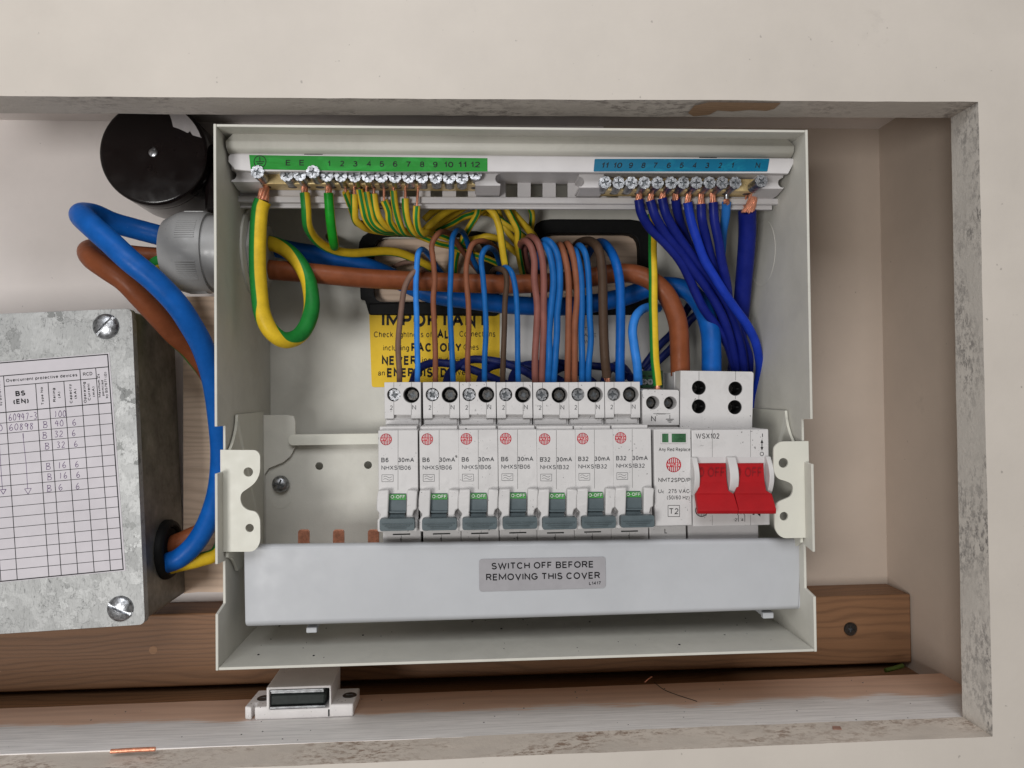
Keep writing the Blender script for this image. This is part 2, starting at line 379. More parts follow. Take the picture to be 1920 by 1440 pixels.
dv = nt.nodes.new('ShaderNodeVectorMath'); dv.operation = 'MULTIPLY_ADD'
nz = nt.nodes.new('ShaderNodeTexNoise'); nz.inputs['Scale'].default_value = .13; nz.inputs['Detail'].default_value = 6; nz.inputs['Roughness'].default_value = .65; nt.links.new(co, nz.inputs['Vector'])
dv.inputs[1].default_value = (20, 20, 20); nt.links.new(nz.outputs['Color'], dv.inputs[0]); nt.links.new(co, dv.inputs[2]); nt.links.new(dv.outputs[0], vo.inputs['Vector'])
ve = nt.nodes.new('ShaderNodeTexVoronoi'); ve.feature = 'DISTANCE_TO_EDGE'; ve.inputs['Scale'].default_value = .17; nt.links.new(dv.outputs[0], ve.inputs['Vector'])
sx = nt.nodes.new('ShaderNodeSeparateXYZ'); nt.links.new(vo.outputs['Color'], sx.inputs[0])
c1 = ramp(nt, sx.outputs[0], [(0, (.20, .205, .20)), (.04, (.22, .225, .22)), (.08, (.36, .365, .36)), (.9, (.43, .435, .43))])
c2 = ramp(nt, noise(nt, coords(nt, (1, 1, .35), False), .45, 7, .8, 2.5), [(.34, (.3, .3, .3)), (.43, (.85, .85, .85)), (.7, (1.05, 1.05, 1.05))])
c3_ = ramp(nt, ve.outputs['Distance'], [(0, (.45, .45, .45)), (.02, (.8, .8, .8)), (.06, (1, 1, 1))])
gg = ramp(nt, noise(nt, co, .06, 2), [(.45, (1, 1, 1)), (.55, (0, 0, 0))]); c3_ = mix(nt, gg, c3_, (1, 1, 1))
cc = mix(nt, 1.0, mix(nt, 1.0, c1, c2, 'MULTIPLY'), c3_, 'MULTIPLY'); nt.links.new(cc, b.inputs['Base Color']); b.inputs['Metallic'].default_value = .25
nt.links.new(ramp(nt, sx.outputs[1], [(0, .40), (1, .55)]), b.inputs['Roughness']); bump(nt, b, noise(nt, co, .4, 6, .75), .45, .25)
b.inputs['Specular IOR Level'].default_value = .3
M['galv'] = m
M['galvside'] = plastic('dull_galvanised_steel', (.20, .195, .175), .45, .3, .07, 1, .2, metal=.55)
M['smear'] = plastic('plaster_smear', (.55, .52, .52), .7, .06, .2, 1.5, .6)
# ------------------------------------------------------------------ lettering
def arc(cx, cy, rx, ry, a0, a1, n=10): return [(cx+rx*math.cos(math.radians(a0+(a1-a0)*k/n)), cy+ry*math.sin(math.radians(a0+(a1-a0)*k/n))) for k in range(n+1)]
XH = .73
def _lc(pts): return [(x, y*XH) for x, y in pts]
FONT = {  # plain sans serif letters as strokes: (width, [polylines]); capitals fill 0..1
 'A': (.92, [[(0, 0), (.5, 1), (1, 0)], [(.19, .36), (.81, .36)]]), 'B': (.76, [[(.55, .53), (0, .53), (0, 1)]+arc(.58, .765, .36, .235, 90, -90), [(.58, .53)]+arc(.6, .265, .4, .265, 88, -90)+[(0, 0), (0, .53)]]),
 'C': (.88, [arc(.52, .5, .52, .5, 42, 318, 18)]), 'D': (.82, [[(0, 0), (0, 1)]+arc(.42, .5, .58, .5, 90, -90, 14)+[(0, 0)]]), 'E': (.7, [[(1, 1), (0, 1), (0, 0), (1, 0)], [(0, .52), (.92, .52)]]),
 'F': (.66, [[(1, 1), (0, 1), (0, 0)], [(0, .5), (.88, .5)]]), 'G': (.92, [arc(.52, .5, .52, .5, 42, 345, 18)+[(.98, .46), (.55, .46)]]), 'H': (.8, [[(0, 0), (0, 1)], [(1, 0), (1, 1)], [(0, .52), (1, .52)]]),
 'I': (.12, [[(.5, 0), (.5, 1)]]), 'K': (.82, [[(0, 0), (0, 1)], [(.98, 1), (0, .36)], [(.3, .56), (1, 0)]]), 'L': (.62, [[(0, 1), (0, 0), (1, 0)]]), 'M': (1.08, [[(0, 0), (0, 1), (.5, .2), (1, 1), (1, 0)]]),
 'N': (.8, [[(0, 0), (0, 1), (1, 0), (1, 1)]]), 'O': (.95, [arc(.5, .5, .5, .5, 90, 450, 24)]), 'P': (.74, [[(0, 0), (0, 1)]+arc(.62, .73, .38, .27, 90, -90)+[(0, .46)]]), 'R': (.8, [[(0, 0), (0, 1)]+arc(.6, .75, .36, .25, 90, -90)+[(0, .5)], [(.55, .5), (1, 0)]]),
 'S': (.76, [arc(.5, .75, .44, .25, 25, 250, 12)+arc(.5, .25, .5, .26, 75, -160, 12)]), 'T': (.8, [[(0, 1), (1, 1)], [(.5, 1), (.5, 0)]]), 'U': (.8, [[(0, 1)]+arc(.5, .35, .5, .35, 180, 360, 12)+[(1, 1)]]), 'V': (.88, [[(0, 1), (.5, 0), (1, 1)]]),
 'W': (1.25, [[(0, 1), (.25, 0), (.5, .95), (.75, 0), (1, 1)]]), 'X': (.84, [[(0, 0), (1, 1)], [(0, 1), (1, 0)]]), 'Y': (.86, [[(0, 1), (.5, .45), (1, 1)], [(.5, .45), (.5, 0)]]), 'Z': (.76, [[(0, 1), (1, 1), (0, 0), (1, 0)]]),
 '0': (.66, [arc(.5, .5, .5, .5, 90, 450, 22)]), '1': (.36, [[(0, .72), (.55, .82), (1, 1), (1, 0)]]), '2': (.66, [arc(.5, .72, .46, .28, 165, -30, 12)+[(0, 0), (1, 0)]]), '3': (.66, [arc(.48, .75, .42, .25, 150, -80, 12)+arc(.46, .27, .52, .27, 80, -160, 14)]),
 '4': (.7, [[(.75, 0), (.75, 1), (0, .3), (1, .3)]]), '5': (.66, [[(.92, 1), (.2, 1), (.08, .5)]+arc(.48, .32, .5, .32, 135, -155, 14)]), '6': (.66, [arc(.52, .55, .5, .45, 40, 180, 10)+[(.02, .4)]+arc(.5, .3, .48, .3, 180, 540, 20)]),
 '7': (.64, [[(0, 1), (1, 1), (.55, .45), (.36, 0)]]), '8': (.66, [arc(.5, .76, .42, .24, -90, 270, 18), arc(.5, .27, .5, .27, 90, 450, 20)]), '9': (.66, [arc(.48, .45, .5, .45, 220, 360, 10)+[(.98, .6)]+arc(.5, .7, .48, .3, 0, 360, 20)]),
 'a': (.6, [_lc([(.05, .72)]+arc(.5, .7, .42, .3, 150, 0, 8)+[(.92, .15), (1, 0)]), _lc([(.92, .58), (.4, .52)]+arc(.36, .27, .34, .27, 100, 270, 8)+[(.7, .08), (.92, .3)])]),
 'b': (.62, [[(0, 0), (0, 1)], _lc(arc(.52, .5, .48, .5, 180, 540, 18))]), 'c': (.58, [_lc(arc(.52, .5, .5, .5, 45, 315, 14))]), 'd': (.62, [[(1, 0), (1, 1)], _lc(arc(.48, .5, .48, .5, 0, 360, 18))]),
 'e': (.62, [_lc([(.03, .52), (.98, .52)]+arc(.5, .5, .5, .5, 8, 318, 16))]), 'f': (.34, [[(.4, 0), (.4, .78)]+arc(.85, .78, .45, .21, 180, 100, 5), [(0, .7), (.95, .7)]]), 'g': (.62, [_lc(arc(.48, .5, .48, .5, 0, 360, 18)), [(1, XH)]+arc(.5, -.06, .5, .22, 0, -150, 8)]),
 'h': (.58, [[(0, 0), (0, 1)], _lc([(0, .45)]+arc(.5, .6, .5, .4, 150, 0, 8)+[(1, 0)])]), 'i': (.1, [[(.5, 0), (.5, XH)], [(.5, .9), (.5, 1)]]), 'k': (.56, [[(0, 0), (0, 1)], _lc([(.95, 1), (0, .35)]), _lc([(.3, .55), (1, 0)])]), 'l': (.1, [[(.5, 0), (.5, 1)]]),
 'm': (.95, [_lc([(0, 0), (0, 1)]), _lc([(0, .5)]+arc(.25, .65, .25, .35, 150, 0, 6)+[(.5, 0)]), _lc([(.5, .5)]+arc(.75, .65, .25, .35, 150, 0, 6)+[(1, 0)])]), 'n': (.58, [_lc([(0, 0), (0, 1)]), _lc([(0, .45)]+arc(.5, .6, .5, .4, 150, 0, 8)+[(1, 0)])]),
 'o': (.64, [_lc(arc(.5, .5, .5, .5, 90, 450, 18))]), 'p': (.62, [[(0, -.27), (0, XH)], _lc(arc(.52, .5, .48, .5, 180, 540, 18))]), 'r': (.34, [_lc([(0, 0), (0, 1)]), _lc([(0, .5), (.4, .9), (1, .97)])]),
 's': (.54, [_lc(arc(.5, .75, .42, .25, 25, 250, 8)+arc(.5, .25, .48, .26, 75, -160, 8))]), 't': (.32, [[(.45, .93), (.45, .15), (.7, .01), (1, .03)], [(0, .7), (.95, .7)]]), 'u': (.58, [_lc([(0, 1)]+arc(.5, .4, .5, .4, 180, 340, 8)+[(1, .5)]), _lc([(1, 1), (1, 0)])]),
 'v': (.58, [_lc([(0, 1), (.5, 0), (1, 1)])]), 'w': (.9, [_lc([(0, 1), (.25, 0), (.5, .95), (.75, 0), (1, 1)])]), 'x': (.56, [_lc([(0, 0), (1, 1)]), _lc([(0, 1), (1, 0)])]), 'y': (.58, [_lc([(0, 1), (.5, 0)]), [(1, XH), (.38, -.2), (.05, -.27)]]), 'z': (.54, [_lc([(0, 1), (1, 1), (0, 0), (1, 0)])]),
 '(': (.34, [arc(2.2, .4, 2.2, .62, 125, 235, 8)]), ')': (.34, [arc(-1.2, .4, 2.2, .62, 55, -55, 8)]), '/': (.34, [[(0, -.05), (1, 1.05)]]), '-': (.34, [[(0, .37), (1, .37)]]), ' ': (.24, []),
 'Ω': (.85, [[(0, 0), (.35, 0), (.33, .18)]+arc(.5, .58, .46, .42, 245, -65, 18)+[(.65, 0), (1, 0)]])}
_fc = {}
def ribbon(pts, wt):
    """mitred flat band along a polyline"""
    P = [Vector(p) for p in pts]; n = len(P); vs = []
    closed = (P[0]-P[-1]).length < 1e-4
    for i in range(n):
        a = (P[i]-P[i-1]) if i else ((P[0]-P[-2]) if closed else None); b = (P[i+1]-P[i]) if i < n-1 else ((P[1]-P[0]) if closed else None)
        if a is None: a = b
        if b is None: b = a
        a = a.normalized(); b = b.normalized(); na = Vector((-a.y, a.x)); nb = Vector((-b.y, b.x)); m = na+nb
        if m.length < .2: m = na
        m.normalize(); k = 1/max(.42, m.dot(na)); vs += [P[i]+m*wt/2*k, P[i]-m*wt/2*k]
    return vs, [(2*i, 2*i+1, 2*i+3, 2*i+2) for i in range(n-1)]
def glyphs(s, bold, shear):
    k = (s, bold, shear)
    if k not in _fc:
        wt = .13+min(bold, .07)*2.0; vs = []; fs = []; x = 0
        for ch in s:
            wd, strokes = FONT[ch]; wd2 = wd*(1+.12*(wt > .15))
            for st in strokes:
                q = []
                for px, py in st:
                    X = x+wt/2+px*max(0, wd2-wt) if wd > .15 else x+wt/2; Yy = wt/2+py*(1-wt)
                    if not q or (Vector((X, Yy))-Vector(q[-1])).length > 1e-3: q.append((X, Yy))
                if len(q) < 2: continue
                v, f = ribbon(q, wt); b = len(vs); vs += [Vector((p.x+shear*p.y, p.y, 0)) for p in v]; fs += [tuple(i+b for i in t) for t in f]
            x += (wd2 if wd > .15 else wt)+.17
        _fc[k] = (vs, fs)
    return _fc[k]
CAPH = 1.0
def text(mb, s, p0, p1, h, Y, bold=0, shear=0, m=0, fit=True, T=None):
    """s between photo points p0 and p1 (its baseline) with cap height h pixels, lying on the plane at depth Y"""
    vs, fs = glyphs(s, bold, shear)
    x0 = min(v.x for v in vs); x1 = max(v.x for v in vs)
    P0 = Vector(p0); d = Vector(p1)-P0; L = d.length; d.normalize(); up = Vector((d.y, -d.x)); k = L/(x1-x0); kh = h/CAPH
    out = []
    for v in vs:
        q = P0+d*((v.x-x0)*k)+up*(v.y*kh); P = W(q.x, q.y, Y); out.append(P)
    return mb.add(out, fs, m)
def ptext(mb, s, x0, x1, yt, yb, Y, **k): return text(mb, s, (x0, yb), (x1, yb), yb-yt, Y, **k)
def line(mb, a, b, wpx, Y, m=0, w2=None):
    a = Vector(a); b = Vector(b); d = (b-a).normalized(); n = Vector((-d.y, d.x)); w2 = w2 or wpx
    q = [a+n*wpx/2, b+n*w2/2, b-n*w2/2, a-n*wpx/2]
    return mb.add([W(p.x, p.y, Y) for p in q], [(0, 1, 2, 3)], m)
def pline(mb, pts, wpx, Y, m=0):
    for a, b in zip(pts, pts[1:]): line(mb, a, b, wpx, Y, m)
def ring(mb, cx, cy, r, wpx, Y, n=28, m=0):
    for i in range(n):
        a, c = 2*PI*i/n, 2*PI*(i+1)/n
        mb.add([W(cx+rr*math.cos(t), cy+rr*math.sin(t), Y) for rr, t in ((r, a), (r, c), (r-wpx, c), (r-wpx, a))], [(0, 1, 2, 3)], m)
def logo(mb, cx, cy, r, Y, mi=0, mt=1):
    """round emblem: vertical bars and a band with the maker's name"""
    ring(mb, cx, cy, r, r*.10, Y, 32, mi)
    for k in range(-3, 4):
        x = cx+k*r*.265; hh = math.sqrt(max(0, r*r-(x-cx)**2))*.97
        for s in (-1, 1):
            line(mb, (x, cy+s*r*.24), (x, cy+s*hh), r*.135, Y, mi)
    hw = r*.985; mb.add([W(cx-hw, cy-r*.28, Y-.02), W(cx+hw, cy-r*.28, Y-.02), W(cx+hw, cy+r*.28, Y-.02), W(cx-hw, cy+r*.28, Y-.02)], [(0, 1, 2, 3)], mi)
    ptext(mb, 'WYLEX', cx-r*.87, cx+r*.87, cy-r*.21, cy+r*.21, Y-.05, bold=.03, m=mt)
# ------------------------------------------------------------------ screws
def screw_mesh(name, r, L, cross=.62, aw=.13, notch=10, org=(0, 0, 0)):
    mb = MB(); out = []
    for i in range(notch*4):
        a = 2*PI*i/(notch*4); out.append((r*(.86 if i % 4 == 0 else 1)*math.cos(a), r*(.86 if i % 4 == 0 else 1)*math.sin(a)))
    c = cross*r; a = aw*r; ce = a*1.9
    cr = [(a, ce), (a*.8, c), (-a*.8, c), (-a, ce), (-ce, a), (-c, a*.8), (-c, -a*.8), (-ce, -a), (-a, -ce), (-a*.8, -c), (a*.8, -c), (a, -ce), (ce, -a), (c, -a*.8), (c, a*.8), (ce, a)]
    rot = .5; cr = [(x*math.cos(rot)-z*math.sin(rot), x*math.sin(rot)+z*math.cos(rot)) for x, z in cr]
    mb.plate(out, 0, .7, [cr]); mb.plate(circ(0, 0, r*.97, 24), .7, 1.6, m=0, mcap=1); mb.lathe((0, 1.6, 0), (0, 1, 0), [(r*.9, 0), (r*.9, L)], 20)
    return mesh_of(mb, name, Vector((0, 0, 0)))
def slot_dome(r, h, ang, slot=.16):
    mb = MB(); s = slot*r
    prof = lambda x, z: -h*math.sqrt(max(0, 1-(x*x+z*z)/(r*r)))
    for sg in (1, -1):
        N, K = 8, 12; vs = []
        for i in range(N+1):
            x = s+(r-s)*math.sin(i/N*PI/2); hz = math.sqrt(max(0, r*r-x*x))
            for j in range(K+1):
                z = hz*math.sin((j/K-.5)*PI); vs.append((sg*x, prof(x, z), z))
        mb.add(vs, [(i*(K+1)+j, i*(K+1)+j+1, (i+1)*(K+1)+j+1, (i+1)*(K+1)+j) for i in range(N) for j in range(K)])
        wv = []
        for j in range(K+1): v = vs[j]; wv += [v, (v[0], 0, v[2])]
        mb.add(wv, [(2*j, 2*j+1, 2*j+3, 2*j+2) for j in range(K)])
    mb.box(-s, s, -h*.35, .3, -r*.93, r*.93); mb.lathe((0, 0, 0), (0, 1, 0), [(r, 0), (r, .6)], 28)
    return mb.xf(Matrix.Rotation(ang, 4, 'Y'))
SM = {}
def scr(me, m1): me.materials.clear(); me.materials.append(m1); me.materials.append(M['recess']); return me
def place(name, me, parent, pos, roty=0, mat=None, scale=1):
    o = bpy.data.objects.new(name, me); scene.collection.objects.link(o)
    root = parent
    while root.parent is not None: root = root.parent
    o.parent = parent; o.location = (Vector(pos)-ROOTLOC[root.name])*MM; o.rotation_euler = (0, roty, 0); o.scale = (scale,)*3
    if mat and not me.materials: me.materials.append(mat)
    if len(me.materials) == 1: me.materials.append(M['recess'])
    return o
# ================================================================== SETTING
FY0, FY1 = -8, 10
wallY = 115
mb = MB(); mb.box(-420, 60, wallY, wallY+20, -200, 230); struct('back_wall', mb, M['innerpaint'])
mb = MB(); mb.box(60, 240, wallY, wallY+20, -200, 230); struct('back_wall', mb, M['darkwall'])  # right part of the back wall, darker than the left
mb = MB(); mb.box(231, 250, FY1, wallY+20, -200, 230); struct('side_wall', mb, M['darkwall'])
zc = W(100, 226, wallY).z
mb = MB(); mb.box(-420, 250, FY1, wallY, zc, zc+20); struct('ceiling', mb, M['innerpaint'])
mb = MB(); mb.box(-420, 250, FY1+2, wallY+10, -176, -162); struct('floor', mb, M['batten'])
# painted frame around the opening
fr = thing('cupboard_frame', (0, 0, 0), 'cream painted frame around the cupboard opening, its inner edges grubby', 'frame')
A = W(-330, 178, FY0); B = W(1834, 191, FY0); Cc = W(1861, 1381, FY0); D = W(-330, 1472, FY0)
a2 = W(-330, 211, FY1); b2 = W(1783, 221, FY1); c2 = W(1805, 1344, FY1); d2 = W(-330, 1428, FY1)
def rail_piece(name, fo, fi, bi, m2):
    """fo: two outer corners, fi: two inner front corners, bi: two inner back corners, subdivided and slightly uneven"""
    mb = MB(); N = 60; vs = []
    rr = random.Random(name)
    ja = [0]*(N+1); jb = [0]*(N+1)
    for i in range(1, N): ja[i] = ja[i-1]*.8+rr.uniform(-.13, .13); jb[i] = jb[i-1]*.8+rr.uniform(-.13, .13)
    up = (fo[0]-fi[0]).normalized()
    for i in range(N+1):
        t = i/N
        o = fo[0].lerp(fo[1], t); f = fi[0].lerp(fi[1], t)+up*ja[i]; g = bi[0].lerp(bi[1], t)+up*jb[i]
        ob = Vector((o.x, FY1, o.z)); vs += [o, f, g, ob]
    for i in range(N):
        b = i*4
        for k, mi in ((0, 0), (1, 1), (2, 0), (3, 0)):
            k2 = (k+1) % 4; mb.f.append((b+k, b+4+k, b+4+k2, b+k2)); mb.m.append(mi)
    mb.v = vs; mb.f += [(0, 1, 2, 3), tuple(N*4+k for k in (3, 2, 1, 0))]; mb.m += [0, 0]
    return obj(name, mb, [M['wallpaint'], m2], fr, sharp=50)
up = Vector((0, 0, 90)); rt = Vector((90, 0, 0))
rail_piece('top_rail', [A+up, B+up+rt], [A, B], [a2, b2], M['reveal_x'])
# give the mitred corner its stile
rail_piece('side_stile', [B+rt+up, Cc+rt-up], [B, Cc], [b2, c2], M['reveal_z'])
rail_piece('bottom_rail', [D-up, Cc-up+rt], [D, Cc], [d2, c2], M['reveal_b'])
# bare patch on the top reveal
mb = MB(); pt = [(1290, 211), (1302, 197), (1330, 190.5), (1464, 192), (1452, 203), (1437, 207), (1405, 205), (1372, 208), (1345, 206), (1330, 214), (1300, 217)]
def onreveal(px, py, t0=.02):
    y0 = W(px, 190, FY0); y1 = W(px, 219, FY1); 
    # intersect ray with the reveal plane through y0,y1 running along X
    n = Vector((0, y1.z-y0.z, -(y1.y-y0.y))).normalized(); d = W(px, py, 50)-CAM
    return CAM+d*((y0-CAM).dot(n)/d.dot(n))-Vector((0, 0, .25))
mb.add([onreveal(*p) for p in pt], [tuple(range(len(pt)))]); obj('bare_patch', mb, wood('bare_wood_patch', (.33, .21, .13), (.20, .12, .07), 2), fr)['label'] = 'patch of bare brown wood where the paint has come off'
# ledge plank behind the bottom rail
pz = W(960, 1375, FY1).z-.6
mb = MB()
N = 50; vs = []
for i in range(N+1):
    x = -420+(231+420)*i/N; yb = 63+(x/650)*6+random.uniform(-.2, .2)
    for y, z in ((FY1-.5, pz), (yb-1.2, pz), (yb, pz-1.2), (yb, pz-20), (FY1-.5, pz-20)): vs.append((x, y, z+(-.02*0)))
fs = []
for i in range(N):
    b = i*5
    for k in range(5): k2 = (k+1) % 5; fs.append((b+k, b+k2, b+5+k2, b+5+k))
mb.add(vs, fs+[(4, 3, 2, 1, 0), tuple(N*5+k for k in range(5))])
plank = obj('ledge_plank', mb, M['plank'], org=Vector((0, 37, pz)), sharp=50); tag(plank, 'wooden ledge at the bottom of the cupboard, bare pink behind, brushed white in front', 'plank')
# batten and plywood board
bt = thing('wall_batten', (0, 103, -157.7), 'thick brown stained pine batten fixed along the wall behind the metal box', 'batten')
zt = W(1600, 1117, 90).z; mb = MB(); mb.box(-420, 230.4, 90, wallY, -157.5, zt); obj('timber', mb, M['batten'], bt, bevel=1)
scm = screw_mesh('wood_screw', 3.7, 3, .5, .12, 60)
place('screw', scm, bt, (W(1594, 1179, 89.6).x, 88.7, W(1594, 1179, 89.6).z), .6, M['zincdull'])
mb = MB(); c = W(287, 1219, 89.9); mb.lathe((c.x, 89.9, c.z), (0, 1, 0), [(2.2, 0), (2.4, .3)], 12); obj('knot', mb, wood('pale_knot', (.30, .16, .08), (.14, .07, .03), 3), bt)
brd = thing('plywood_board', (0, 103, -100), 'pale plywood board on the wall behind the metal box, rough torn edges', 'board')
x0 = W(344, 700, 92).x; z0 = W(385, 1108, 92).z
zq = W(350, 556, 92).z; poly = [(x0, zq), (-122, zq), (-122, 100), (124, 100), (124, z0+6)]
for i in range(40):
    t = i/39; poly.append((124+(x0-124)*t+random.uniform(-.5, .5), z0+random.uniform(-1.2, .9)))
mb = MB(); mb.plate(poly, 92, wallY-.2); obj('sheet', mb, M['board'], brd)
# ================================================================== ENCLOSURE
WX, HZ = 132.0, 117.7; BD = 88; T = 1.2
en = thing('consumer_unit_enclosure', (0, BD, -HZ), 'open cream metal enclosure of the fuse board with its cover removed', 'enclosure')
E_ = M['enclosure']
# back panel with two cable cut-outs
def cut(px, Y=BD): return pp(px, Y)
h1 = smooth_poly(cut([(686, 448), (915, 448), (925, 582), (686, 578)]), 11)
h2 = smooth_poly(cut([(1004, 425), (1207, 424), (1210, 580), (1004, 580)]), 11)
hk = pcirc(622, 444, 11, BD, 16)
mb = MB(); mb.plate([(-WX+T, -HZ+T), (WX-T, -HZ+T), (WX-T, HZ-T), (-WX+T, HZ-T)], BD-T, BD, [h1, h2, hk]); obj('back_panel', mb, E_, en)
def Yof(px, X, py):  # depth on a side wall that shows at pixel px
    lo, hi = -5, 88
    for _ in range(30):
        mid = (lo+hi)/2; x = W(px, py, mid).x
        if (X < 0 and x > X) or (X > 0 and x < X): lo, hi = (lo, mid) if False else (mid, hi) if ((X < 0 and x > X) or (X > 0 and x < X)) else (lo, mid)
        else: lo, hi = lo, mid
    return mid
def side(X, pys, name, rec):
    # front edge outline with recesses; pys: list of (py, depth)
    px = 403 if X < 0 else 1524
    poly = [(BD, HZ), (BD, -HZ)]
    edge = [(0, HZ)]
    for py, y in pys: edge.append((y, W(px, py, 0).z))
    edge.append((0, -HZ))
    poly = [(BD-.2, -HZ), (BD-.2, HZ)]+edge
    mb = MB(); x0, x1 = (X, X+T) if X < 0 else (X-T, X); mb.plate(poly, x0, x1, ax='x'); obj(name, mb, E_, en, bevel=.25)
side(-WX, [(800, 0), (800, 11), (888, 11), (888, 0), (1058, 0), (1061, 10), (1143, 10), (1152, 0)], 'side_panel', 0)
side(WX, [(786, 0), (787, 9), (868, 9), (870, 0), (1035, 0), (1028, 9), (1112, 9), (1119, 0)], 'side_panel', 0)
mb = MB(); mb.box(-WX+T+.02, WX-T-.02, 0.3, BD-T-.02, HZ-T, HZ); obj('top_panel', mb, E_, en, bevel=.25)
mb = MB(); mb.box(-WX+T+.02, WX-T-.02, 0.3, BD-T-.02, -HZ, -HZ+T); obj('bottom_panel', mb, E_, en, bevel=.25)
# turned-down channel lip under the top panel
c1_, c2_ = W(416, 265, 9), W(1498, 265, 9)
zl0, zl1 = W(950, 286.5, 9).z, W(950, 250, 9).z
mb = MB(); xa, xb = -129.6, 129.6
prof = [(9, zl1), (9, zl0+3.2), (9.6, zl0+1.6), (11, zl0+.6), (13, zl0), (24, zl0), (24, zl0+1.2), (12.5, zl0+1.2), (10.6, zl0+3.5), (10.6, zl1)]
vs = []
for X, cx in ((xa, 4.3), (xb, -4.3)):
    for y, z in prof: vs.append((X+(cx if z > zl1-.01 else 0), y, z))
n = len(prof); fs = [tuple(range(n)), tuple(n+i for i in reversed(range(n)))]
# clipped upper corners: an extra row of vertices a little below the top edge
mb = MB(); rows = [(9, zl1), (9, zl1-4.6), (9, zl0+4.2), (9, zl0+3.6), (9.5, zl0+1.8), (11, zl0+.6), (13, zl0), (24, zl0)]
vs = []
for y, z in rows:
    ins = 4.6 if z == zl1 else 0
    vs += [(xa+ins, y, z), (xb-ins, y, z)]
fs = [(2*i, 2*i+1, 2*i+3, 2*i+2) for i in range(len(rows)-1)]
mb.add(vs, fs); lip = obj('top_lip', mb, E_, en, sharp=14); so = lip.modifiers.new('s', 'SOLIDIFY'); so.thickness = 1.1*MM; so.offset = -1 
# side brackets (tabs with holes)
lt = pp([(413, 843.5), (480, 844), (487.5, 852), (487.5, 888), (478, 906), (463, 917), (452, 924), (450, 938), (455, 950), (465, 957), (480, 959), (487.5, 972), (488, 1018), (477, 1034.5), (414, 1034.5)], 7)
mb = MB(); mb.plate(smooth_poly(lt, [0, 2, 2, 3, 3, 2, 2, 2, 2, 2, 3, 3, 3, 3, 0], 3), 7, 8.3, [pcirc(465.5, 885, 9, 7, 18), pcirc(468, 990, 8, 7, 18)]); obj('bracket_tab', mb, M['bracket'], en, bevel=.35)
rt_ = pp([(1516, 827), (1462, 828), (1451, 838), (1451, 884), (1458, 898), (1474, 902), (1486, 908), (1487.5, 920), (1483, 931), (1471, 936), (1457, 942), (1452, 956), (1453, 994), (1466, 1009.5), (1520, 1008)], 7)
mb = MB(); mb.plate(smooth_poly(rt_, [0, 3, 3, 3, 2, 2, 2, 2, 2, 2, 2, 2, 3, 3, 0], 3), 7, 8.3, [pcirc(1469, 868, 9, 7, 18), pcirc(1470, 968, 8, 7, 18)]); obj('bracket_tab', mb, M['bracket'], en, bevel=.35)
# inner bracket flanges running back along the side walls
PY = 66
for sgn, pxs in ((-1, (433, 778, 850, 1035, 1072)), (1, (1491, 770, 845, 1008, 1060))):
    X0 = sgn*(WX-T-.6); X1 = X0-sgn*1.2; px = pxs[0]
    za, zb, zc_, zd = [W(px, p, 20).z for p in pxs[1:]]
    poly = [(PY, za+.5), (23, za)]
    for k in range(7): t = k/6; poly.append((23-15*t**1.8, za+(zb-za)*(1-(1-t)**1.2)))
    poly += [(8.3, zc_)]
    for k in range(6): t = k/5; poly.append((9+13*t**.6, zc_+(zd-zc_)*t))
    poly += [(23, zd), (PY, zd+2)]
    mb = MB(); mb.plate(poly, min(X0, X1), max(X0, X1), ax='x'); obj('bracket_flange', mb, M['bracket'], en, bevel=.3)
# mounting plate: front-facing tab and plate
xl = -WX+T+1.9
tabp = [(xl, W(500, 778, PY).z)]+[(p.x, p.z) for p in (W(540, 778, PY), W(552, 780, PY), W(555, 790, PY), W(555, 838, PY), W(546, 855, PY), W(530, 868, PY), W(505, 878, PY), W(497, 890, PY))]+[(W(497, 900, PY).x, -104), (xl, -104)]
mb = MB(); mb.plate(tabp, PY-1.3, PY); obj('mounting_tab', mb, E_, en, bevel=.4)
pl = [(W(487, 826, PY+1).x, W(500, 826, PY+1).z), (127, W(500, 826, PY+1).z), (127, -104), (W(487, 826, PY+1).x, -104)]
mb = MB(); mb.plate(pl, PY+.6, PY+1.8, [pcirc(598.5, 874, 7.5, PY+.6, 18), pcirc(690, 872, 7.5, PY+.6, 18)]); obj('mounting_plate', mb, E_, en)
mb = MB(); r0 = W(541, 815, PY-4); r1 = W(700, 833, PY-4); mb.plate(rrect(r0.x, 124, r1.z, r0.z, 2.3), PY-4.5, PY+.4); obj('stiffening_bar', mb, M['bracket'], en, bevel=.9, seg=3)
mb = MB(); c = W(525.5, 935, PY-.2)
mb.plate(circ(c.x, c.z, 5.2, 28), PY+.42, PY+.6, [circ(c.x, c.z, 4.9, 28)]); obj('embossed_ring', mb, E_, en, bevel=.2)
c = W(524.5, 908, PY-3); mb = MB(); mb.lathe((c.x, PY-1.2, c.z), (0, -1, 0), [(4.4, 0), (4.3, .8), (3.6, 2.0), (2.2, 2.8), (.01, 3.0)], 28); sc0 = obj('screw', mb, M['zinc'], en)
mb = MB(); mb.box(-2.6, 2.6, PY-4.26, PY-3.6, -.42, .42); mb.box(-.42, .42, PY-4.28, PY-3.6, -2.6, 2.6); mb.xf(Matrix.Translation((c.x, 0, c.z)) @ Matrix.Rotation(.35, 4, 'Y')); obj('cross_slot', mb, M['recess'], sc0)
# knock-out outlines on the side walls
mb = MB(); c = (52, W(1438, 470, 45).z)
mb.plate(circ(c[0], c[1], 17, 36), WX-T-.15, WX-T, [circ(c[0], c[1], 16.6, 36)], ax='x'); obj('knockout_outline', mb, M['enclosure'], en)
